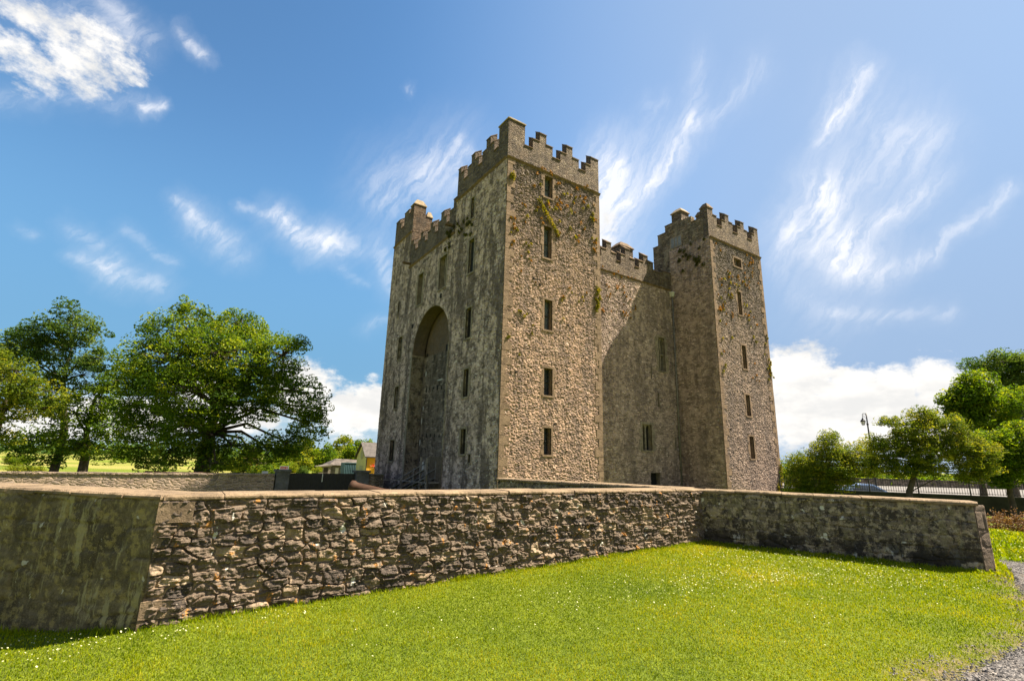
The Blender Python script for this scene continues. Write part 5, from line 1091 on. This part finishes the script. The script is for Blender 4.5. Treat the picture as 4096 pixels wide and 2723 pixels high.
t.face([cpt(3.10*S, .12, 1.02), cpt(3.10*S, 1.58, 1.02), cpt(2.36*S, 1.46, 1.425), cpt(2.36*S, .24, 1.425)]); t.build('windscreen', M['glass'], car)
for s in (.85, 3.45):
    for sd in (-.01, 1.53):
        t = MB(); a_ = np.array(cpt(s*S, sd, .31)); t.tube([a_, a_+csv*.18], [.31, .31], 20); wh = t.build('wheel', M['iron'], car); t = MB(); t.tube([a_-csv*.012*(1 if sd < 0 else -16), a_+csv*.01], [.19, .19], 14); t.build('hub_cap', M['hopper'], wh)
for sd in (.1, 1.3): t = MB(); a_ = cpt(4.2*S, sd, .6); t.hexa([cpt(4.1*S, sd, .55), cpt(4.3*S, sd, .55), cpt(4.3*S, sd+.3, .55), cpt(4.1*S, sd+.3, .55), cpt(4.05*S, sd, .72), cpt(4.22*S, sd, .70), cpt(4.22*S, sd+.3, .70), cpt(4.05*S, sd+.3, .72)]); t.build('headlight', simple('headlight_glass', (.8, .8, .8), .1, .02, spec=.8), car)
# lantern on its post
lb, ltp = dep(3475, 1780, 40), dep(3464, 1652, 40)
lm = empty('street_lamp', (ltp[0], ltp[1], ZR), 'tall black street lamp with hanging lantern above the small trees', 'street lamp')
lx, ly, lz = ltp
t = MB(); t.tube([(lx, ly, ZR), (lx, ly, ZR+1), (lx, ly, lz-1.0), (lx, ly, lz)], [.11, .075, .05, .045], 10); t.tube([(lx, ly, lz-.95), (lx, ly, lz-.8)], [.075, .075], 10); t.build('post', M['iron'], lm)
s = 40/FPX; hv = -RT.copy(); hv[2] = 0; hv /= np.linalg.norm(hv)       # bracket direction, to the left
t = MB(); ctr = np.array([lx, ly, lz-.17])+hv*.17; arc = [ctr+hv*.16*math.cos(a_)+np.array([0, 0, .16])*math.sin(a_) for a_ in np.linspace(-.3, PI+.4, 14)]; t.tube(arc, [.018]*14, 6)
arc = [ctr+hv*.09*math.cos(a_)+np.array([0, 0, .10])*math.sin(a_) for a_ in np.linspace(-2.2, PI, 14)]; t.tube(arc, [.012]*14, 6); t.tube([ctr+hv*.15+np.array([0, 0, -.03]), ctr+hv*.17+np.array([0, 0, -.22])], [.02, .02], 6); t.tube([ctr+hv*.1+np.array([0, 0, -.14]), (lx, ly, lz-.42)], [.012, .012], 6); t.build('bracket', M['iron'], lm)
lc = ctr+hv*.17+np.array([0, 0, -.22]); t = MB(); t.tube([lc, lc+np.array([0, 0, -.08]), lc+np.array([0, 0, -.20]), lc+np.array([0, 0, -.29])], [.035, .06, .15, .205], 12); t.build('lantern_hood', M['iron'], lm)
t = MB(); t.tube([lc+np.array([0, 0, -.29]), lc+np.array([0, 0, -.55])], [.165, .09], 6, smooth=False); gl = simple('lantern_glass', (.75, .75, .72), .2, .05); t.build('lantern_glass', gl, lm)
t = MB()
for k in range(6):
    a_ = k*PI/3; c_, s_ = math.cos(a_), math.sin(a_); t.bar(lc+np.array([.17*c_, .17*s_, -.29]), lc+np.array([.095*c_, .095*s_, -.55]), .016)
t.tube([lc+np.array([0, 0, -.55]), lc+np.array([0, 0, -.58])], [.10, .08], 8); t.build('lantern_frame', M['iron'], lm)

# ------------------------------------------------------------------ yellow house, ruined shed and container beyond the gate
hc = dep(1466, 1826, 72); hx, hy, hz = hc; ZG = float(H(hx, hy))-.2
house = empty('yellow_house', (hx, hy, ZG), 'small yellow house with slate roof showing beside the castle', 'house')
t = MB(); W_, D_ = 8.0, 4.6; t.face([(hx, hy, ZG), (hx+W_, hy, ZG), (hx+W_, hy, hz), (hx, hy, hz)]); t.face([(hx+W_, hy, ZG), (hx+W_, hy+D_, ZG), (hx+W_, hy+D_, hz), (hx+W_, hy, hz)]); t.face([(hx, hy+D_, ZG), (hx+W_, hy+D_, ZG), (hx+W_, hy+D_, hz), (hx, hy+D_, hz)])
t.build('wall', simple('orange_yellow_wall', (.62, .33, .035), .85, .08, 2), house)
t = MB(); t.face([(hx, hy, ZG), (hx, hy, hz), (hx, hy+D_/2, hz+1.9), (hx, hy+D_, hz), (hx, hy+D_, ZG)]); t.build('gable_wall', simple('pale_yellow_wall', (.58, .50, .20), .85, .08, 2), house)
t = MB(); ov = .3; rz = hz+2.0
t.hexa([(hx-ov, hy-ov, hz-.1), (hx+W_+ov, hy-ov, hz-.1), (hx+W_+ov, hy+D_/2, rz), (hx-ov, hy+D_/2, rz), (hx-ov, hy-ov, hz+.02), (hx+W_+ov, hy-ov, hz+.02), (hx+W_+ov, hy+D_/2, rz+.12), (hx-ov, hy+D_/2, rz+.12)])
t.hexa([(hx-ov, hy+D_/2, rz), (hx+W_+ov, hy+D_/2, rz), (hx+W_+ov, hy+D_+ov, hz-.1), (hx-ov, hy+D_+ov, hz-.1), (hx-ov, hy+D_/2, rz+.115), (hx+W_+ov, hy+D_/2, rz+.115), (hx+W_+ov, hy+D_+ov, hz+.02), (hx-ov, hy+D_+ov, hz+.02)])
t.build('roof', M['slate'], house)
t = MB(); t.bar((hx-ov, hy-ov-.05, hz-.06), (hx+W_, hy-ov-.05, hz-.06), .12); t.build('gutter', M['iron'], house)
t = MB(); t.tube([(hx+.05, hy-.06, hz-.1), (hx+.05, hy-.06, ZG)], [.05, .05], 8); t.build('drainpipe', M['iron'], house)
t = MB(); t.tube([(hx-.02, hy+D_*.45, hz+.35), (hx-.05, hy+D_*.45, hz+.35)], [.75, .75], 24); t.build('round_plaque', simple('dull_gold_plaque', (.33, .29, .12), .6), house)
t = MB(); t.box(hx-.04, hx-.02, hy+1.3, hy+2.9, hz-1.9, hz-1.3); t.build('nameplate', simple('dull_gold_plate', (.42, .38, .18), .6), house)
hb = empty('hanging_basket', (hx+1.45, hy-.35, hz-1.1), 'hanging basket of red and white flowers on the yellow house wall', 'hanging basket')
t = MB(); t.tube([(hx+1.45, hy-.35, hz-1.75), (hx+1.45, hy-.35, hz-1.55), (hx+1.45, hy-.35, hz-1.4)], [.1, .28, .34], 12); t.bar((hx+1.45, hy-.35, hz-1.4), (hx+1.45, hy-.35, hz-.9), .03); t.bar((hx+1.45, hy-.01, hz-.9), (hx+1.45, hy-.4, hz-.9), .03); t.build('basket', M['timber_dark'], hb)
rsx = np.random.RandomState(2); Cc = np.array([hx+1.45, hy-.35, hz-1.25])+rsx.normal(size=(220, 3))*np.array([.38, .25, .14]); V, F = leafquads(Cc, .15, rsx); mesh_np('flowers', V, F, leafmat('flower_petals', [(0, (.65, .04, .03)), (.6, (.7, .06, .03)), (.8, (.75, .7, .6)), (1, (.75, .72, .6))], .2), parent=hb, fattr={'tint': rsx.uniform(size=220)})
sh = dep(1290, 1858, 84); sx_, sy_, sz_ = sh; ZS = float(H(sx_, sy_))-.2
shed = empty('ruined_shed', (sx_, sy_, ZS), 'old grey shed with a sagging grey roof beyond the gate', 'shed')
t = MB(); t.box(sx_+1.4, sx_+7.2, sy_, sy_+4, ZS, sz_); t.build('wall', simple('grey_shed_wall', (.10, .088, .08), .9, .4, 1.5), shed)
t = MB(); t.hexa([(sx_+1.0, sy_-.4, sz_), (sx_+7.6, sy_-.4, sz_-.1), (sx_+7.6, sy_+4.4, sz_), (sx_+1.0, sy_+4.4, sz_), (sx_+2.6, sy_+1.6, sz_+1.05), (sx_+6.3, sy_+1.6, sz_+.95), (sx_+6.3, sy_+2.4, sz_+.95), (sx_+2.6, sy_+2.4, sz_+1.05)]); t.build('roof', simple('broken_grey_roof', (.10, .086, .076), .9, .5, 1.2, bump=.05, bscale=3), shed)
t = MB(); t.box(sx_-.6, sx_+1.38, sy_-.2, sy_+1.6, ZS, sz_-.25); t.build('porch', simple('pale_boards', (.17, .15, .13), .9, .3, 2), shed)
t = MB(); t.hexa([(sx_-.9, sy_-.5, sz_-.35), (sx_+1.5, sy_-.5, sz_-.15), (sx_+1.5, sy_+1.8, sz_-.15), (sx_-.9, sy_+1.8, sz_-.35), (sx_-.9, sy_-.5, sz_-.25), (sx_+1.5, sy_-.5, sz_+.15), (sx_+1.5, sy_+1.8, sz_+.15), (sx_-.9, sy_+1.8, sz_-.25)]); t.build('porch_roof', simple('pale_felt_roof', (.17, .15, .13), .9, .2), shed)
for (a, b_, cl) in ((.25, .95, (.03, .025, .02)), (2.2, 2.75, (.40, .37, .34)), (3.3, 3.6, (.06, .05, .05)), (4.6, 4.95, (.05, .045, .045))):
    t = MB(); yy = sy_-.22 if a < 1 else sy_-.02; t.box(sx_+a, sx_+b_, yy, yy+.01, ZS, sz_-(.45 if a < 2.5 else .5)); t.build('door' if a < 3 else 'window', simple('shed_opening', cl, .9, .2), shed)
ct = dep(1380, 1850, 76); cx_, cy_, cz_ = ct; cont = empty('steel_container', (cx_, cy_, ZS), 'blue green steel container standing between the shed and the yellow house', 'container')
t = MB(); x2_ = dep(1442, 1850, 76)[0]
k = cx_
while k < x2_: t.box(k, k+.14, cy_, cy_+2.2, ZS, cz_); t.box(k+.14, k+.26, cy_+.05, cy_+2.2, ZS, cz_-.01); k += .26
t.build('side_panel', simple('teal_steel', (.06, .12, .14), .6, .25, 1.5), cont)
t = MB(); t.bar((cx_-.05, cy_-.02, cz_), (x2_+.1, cy_-.02, cz_), .1); t.build('top_rail', simple('teal_rail', (.09, .16, .17), .6), cont)

# ------------------------------------------------------------------ grass, daisies, gravel stones
def blades(name, P_, hgt, wid, mat, seed, kind=True, lean=.5):
    r_ = np.random.RandomState(seed); n_ = len(P_); az_ = r_.uniform(0, 2*PI, n_); h_ = hgt*r_.uniform(.55, 1.35, n_); w_ = wid*r_.uniform(.7, 1.3, n_)
    la = r_.uniform(0, 2*PI, n_); ll = h_*r_.uniform(.1, lean*1.6, n_)
    dx_, dy_ = np.cos(az_)*w_/2, np.sin(az_)*w_/2
    A = P_+np.stack([dx_, dy_, -.006+0*dx_], -1); B = P_-np.stack([dx_, dy_, .006+0*dx_], -1)
    m_ = P_+np.stack([np.cos(la)*ll*.35, np.sin(la)*ll*.35, h_*.62], -1); m1 = m_+np.stack([dx_, dy_, 0*dx_], -1)*.7; m2 = m_-np.stack([dx_, dy_, 0*dx_], -1)*.7
    Tp = P_+np.stack([np.cos(la)*ll, np.sin(la)*ll, h_], -1)
    V = np.stack([A, B, m2, m1, Tp], 1).reshape(-1, 3); i = np.arange(n_)*5
    F = np.concatenate([np.stack([i, i+1, i+2, i+3], -1), np.stack([i+3, i+2, i+4, i+4], -1)])
    return V, F, n_
def in_path(x, y):
    E_ = np.array(EDGE); O_ = np.array(OUT2); poly = np.concatenate([E_, O_[::-1]]); ins = np.zeros(len(x), bool); j = len(poly)-1
    for i in range(len(poly)):
        xi, yi = poly[i]; xj, yj = poly[j]; c_ = ((yi > y) != (yj > y)) & (x < (xj-xi)*(y-yi)/(yj-yi+1e-12)+xi); ins ^= c_; j = i
    return ins
def front_ok(x, y):
    dAL = (x-AX)*ldn[0]+(y-AY)*ldn[1]; dAC = y-AY; dCE = (x-CXY[0])*cen[0]+(y-CXY[1])*cen[1]; dE = (y-EXY[1]/EXY[0]*x)/1.03
    beh = np.minimum(dAL, np.minimum(np.maximum(dAC, dCE), np.maximum(dE, -99))) > -.015
    return ~beh
def visible(x, y, z, mar=160):
    p = np.stack([x, y, z], -1); d_ = p @ FW; u = 2048+FPX*(p @ RT)/np.maximum(d_, .1); v = 1361.5-FPX*(p @ UP)/np.maximum(d_, .1); return (d_ > .5) & (u > -mar*3) & (u < 4096+mar*3) & (v < 2723+mar*3)
gmat = leafmat('grass_blade', [(0, (0.070, 0.123, 0.002)), (.35, (0.158, 0.222, 0.002)), (.7, (0.275, 0.304, 0.004)), (1, (0.445, 0.386, 0.035))], .35, .5)
rg = np.random.RandomState(12); VV = []; FF_ = []; TT = []; base_i = 0
for (x0_, x1_, y0_, y1_, dens, hg, wd_) in ((-5, 12.5, .2, 12.5, 4300, .019, .0060), (11, 32, -7, 10, 300, .045, .018)):
    n_ = int((x1_-x0_)*(y1_-y0_)*dens); x = rg.uniform(x0_, x1_, n_); y = rg.uniform(y0_, y1_, n_); r_ = np.hypot(x, y)
    keep = rg.uniform(size=n_) < np.clip(5.5/r_, .25, 1) if dens > 1000 else np.ones(n_, bool)
    keep &= front_ok(x, y) & ~in_path(x, y)
    x, y, r_ = x[keep], y[keep], r_[keep]; z = H(x, y); vis = visible(x, y, z); x, y, z, r_ = x[vis], y[vis], z[vis], r_[vis]
    # thinner at the worn edge of the path
    E_ = np.array(EDGE); de = np.min(np.hypot(x[:, None]-E_[None, :, 0], y[:, None]-E_[None, :, 1]), axis=1) if len(x) < 900000 else 9
    k2 = rg.uniform(size=len(x)) < np.clip(.25+de/.55, 0, 1); x, y, z, r_ = x[k2], y[k2], z[k2], r_[k2]; de = de[k2]
    pat = .45*fbm(x*1.6, y*1.6, 40, 4)+.55*fbm(x*.55, y*.55, 44, 3); hh_ = hg*(.7+.8*pat)*(1+np.clip((r_-7)/12, 0, .35)); ww_ = wd_*(1+np.clip((r_-5)/5, 0, 1.4))
    V, F, nb = blades('g', np.stack([x, y, z], -1), hh_, ww_, None, 3)
    tn = np.clip(-.18+1.35*pat+rg.normal(size=nb)*.17+.25*np.clip(.5-de, 0, 1), 0, 1)
    VV.append(V); FF_.append(F+base_i); TT.append(np.concatenate([tn, tn])); base_i += len(V)
for (pa, pb, n_) in ((A2, CXY, 5200), (CXY, EXY, 2600), (LXY, A2, 2600)):
    t_ = rg.uniform(0, 1, n_); dv_ = (pb-pa)/np.linalg.norm(pb-pa); nv = np.array([dv_[1], -dv_[0]]); nv = nv if nv @ (-(pa+pb)) > 0 else -nv
    pq = pa+(pb-pa)*t_[:, None]+nv*(.035+.05*np.abs(rg.normal(size=n_)))[:, None]; pat = fbm(pq[:, 0]*2.2, pq[:, 1]*2.2+3, 70, 3); kq = rg.uniform(size=n_) < pat*1.5-.2; pq = pq[kq]; pat = pat[kq]
    V, F, nb = blades('g', np.stack([pq[:, 0], pq[:, 1], H(pq[:, 0], pq[:, 1])], -1), .028+.05*pat, .007, None, 5)
    tn = np.clip(.15+.5*pat+rg.normal(size=nb)*.15, 0, 1); VV.append(V); FF_.append(F+base_i); TT.append(np.concatenate([tn, tn])); base_i += len(V)
Fq = np.concatenate(FF_); Tq = np.concatenate(TT); Vq = np.concatenate(VV)
quad = Fq[:, 2] != Fq[:, 3]; quad = Fq[:, 3] != Fq[:, 2]
is_tri = Fq[:, 2] == Fq[:, 3]
tri = np.concatenate([Fq[~is_tri][:, [0, 1, 2]], Fq[~is_tri][:, [0, 2, 3]], Fq[is_tri][:, :3]]); Tt = np.concatenate([Tq[~is_tri], Tq[~is_tri], Tq[is_tri]])
o = mesh_np('grass', Vq, tri, gmat, fattr={'tint': Tt}); tag(o, 'short bright green grass of the lawn in front of the walls', 'grass', kind='stuff')
# daisies
rd_ = np.random.RandomState(6); P_ = []
def daisy(cx, cy, sx, sy, n_):
    for _ in range(n_): P_.append((rd_.normal()*sx+cx, rd_.normal()*sy+cy))
for (cx, cy, sx, sy, n_) in ((8.2, 5.4, .9, .5, 420), (6.4, 4.9, .5, .2, 130), (7.3, 4.5, .6, .22, 160), (8.0, 4.3, .5, .25, 180), (9.3, 4.4, .5, .5, 240), (8.9, 3.6, .4, .25, 130), (5.4, 5.2, 1.3, .45, 150), (3.6, 5.3, 1.2, .4, 80), (9.6, 3.5, .6, .5, 150), (1.1, 6.3, .35, .12, 34), (.35, 6.3, .15, .1, 22), (-.5, 6.6, .35, .15, 60), (-.9, 7.1, .35, .15, 40), (7.4, 3.6, 1.2, .5, 120), (5.5, 4.4, 1.0, .4, 70), (17, 4.0, 3, .9, 500), (20, 5.3, 3, .8, 500), (14.5, 3.2, 1.0, .4, 120)): daisy(cx, cy, sx, sy, n_)
P_ = np.array(P_); ok = front_ok(P_[:, 0], P_[:, 1]-.03) & ~in_path(P_[:, 0], P_[:, 1]); P_ = P_[ok]; z = H(P_[:, 0], P_[:, 1])+rd_.uniform(.025, .055, len(P_)); rr_ = np.hypot(P_[:, 0], P_[:, 1])
k6 = np.arange(6)*PI/3; rad = (.0070*rd_.uniform(.6, 1.25, len(P_))*(1+.35*(rr_ > 12)))[:, None]; tilt = rd_.normal(size=(len(P_), 2))*.35
X = P_[:, :1]+np.cos(k6)*rad; Y = P_[:, 1:]+np.sin(k6)*rad; Z = z[:, None]+np.cos(k6)*rad*tilt[:, :1]+np.sin(k6)*rad*tilt[:, 1:]
V = np.stack([X, Y, Z], -1); Cn = np.stack([P_[:, 0], P_[:, 1], z+.002], -1)[:, None]; V = np.concatenate([V, Cn], 1).reshape(-1, 3)
i = (np.arange(len(P_))*7)[:, None]; F = np.stack([np.stack([i[:, 0]+a_, i[:, 0]+(a_+1) % 6, i[:, 0]+6], -1) for a_ in range(6)], 1).reshape(-1, 3)
o = mesh_np('daisies', V, F, simple('daisy_petals', (.52, .52, .30), .7, .05)); tag(o, 'small white daisies scattered through the lawn', 'flowers', kind='stuff')
# loose stones of the gravel path
rp_ = np.random.RandomState(19); x = rp_.uniform(5, 14, 60000); y = rp_.uniform(-1.5, 3.6, 60000); E_ = np.array(EDGE); de = np.min(np.hypot(x[:, None]-E_[None, :, 0], y[:, None]-E_[None, :, 1]), axis=1)
k = in_path(x, y) | ((de < .28) & (rp_.uniform(size=len(x)) < .22)); x, y = x[k], y[k]; z = H(x, y)+.022; k = visible(x, y, z, 60) & front_ok(x, y); x, y, z = x[k], y[k], z[k]; n_ = len(x)
oct_ = np.array([(1, 0, 0), (0, 1, 0), (-1, 0, 0), (0, -1, 0), (0, 0, .7), (0, 0, -.7)]); s_ = rp_.uniform(.004, .013, n_)[:, None, None]; sh_ = rp_.uniform(.6, 1.4, (n_, 1, 3))
a_ = rp_.uniform(0, PI, n_); ca, sa = np.cos(a_), np.sin(a_); Q = oct_[None]*s_*sh_*rp_.uniform(.8, 1.2, (n_, 6, 1)); Q = np.stack([Q[..., 0]*ca[:, None]-Q[..., 1]*sa[:, None], Q[..., 0]*sa[:, None]+Q[..., 1]*ca[:, None], Q[..., 2]], -1)
V = (np.stack([x, y, z], -1)[:, None]+Q).reshape(-1, 3); of = np.array([(0, 1, 4), (1, 2, 4), (2, 3, 4), (3, 0, 4), (1, 0, 5), (2, 1, 5), (3, 2, 5), (0, 3, 5)]); F = ((np.arange(n_)*6)[:, None, None]+of[None]).reshape(-1, 3)
pm = leafmat('gravel_stone', [(0, (.05, .047, .047)), (.5, (.13, .122, .118)), (1, (.30, .28, .26))], 0.0, .9)
o = mesh_np('gravel_stones', V, F, pm, fattr={'tint': np.repeat(rp_.uniform(size=n_), 8)}); tag(o, 'loose grey stones lying on the gravel path', 'gravel', kind='stuff')
print('faces', sum(len(o.data.polygons) for o in bpy.data.objects if o.type == 'MESH'))
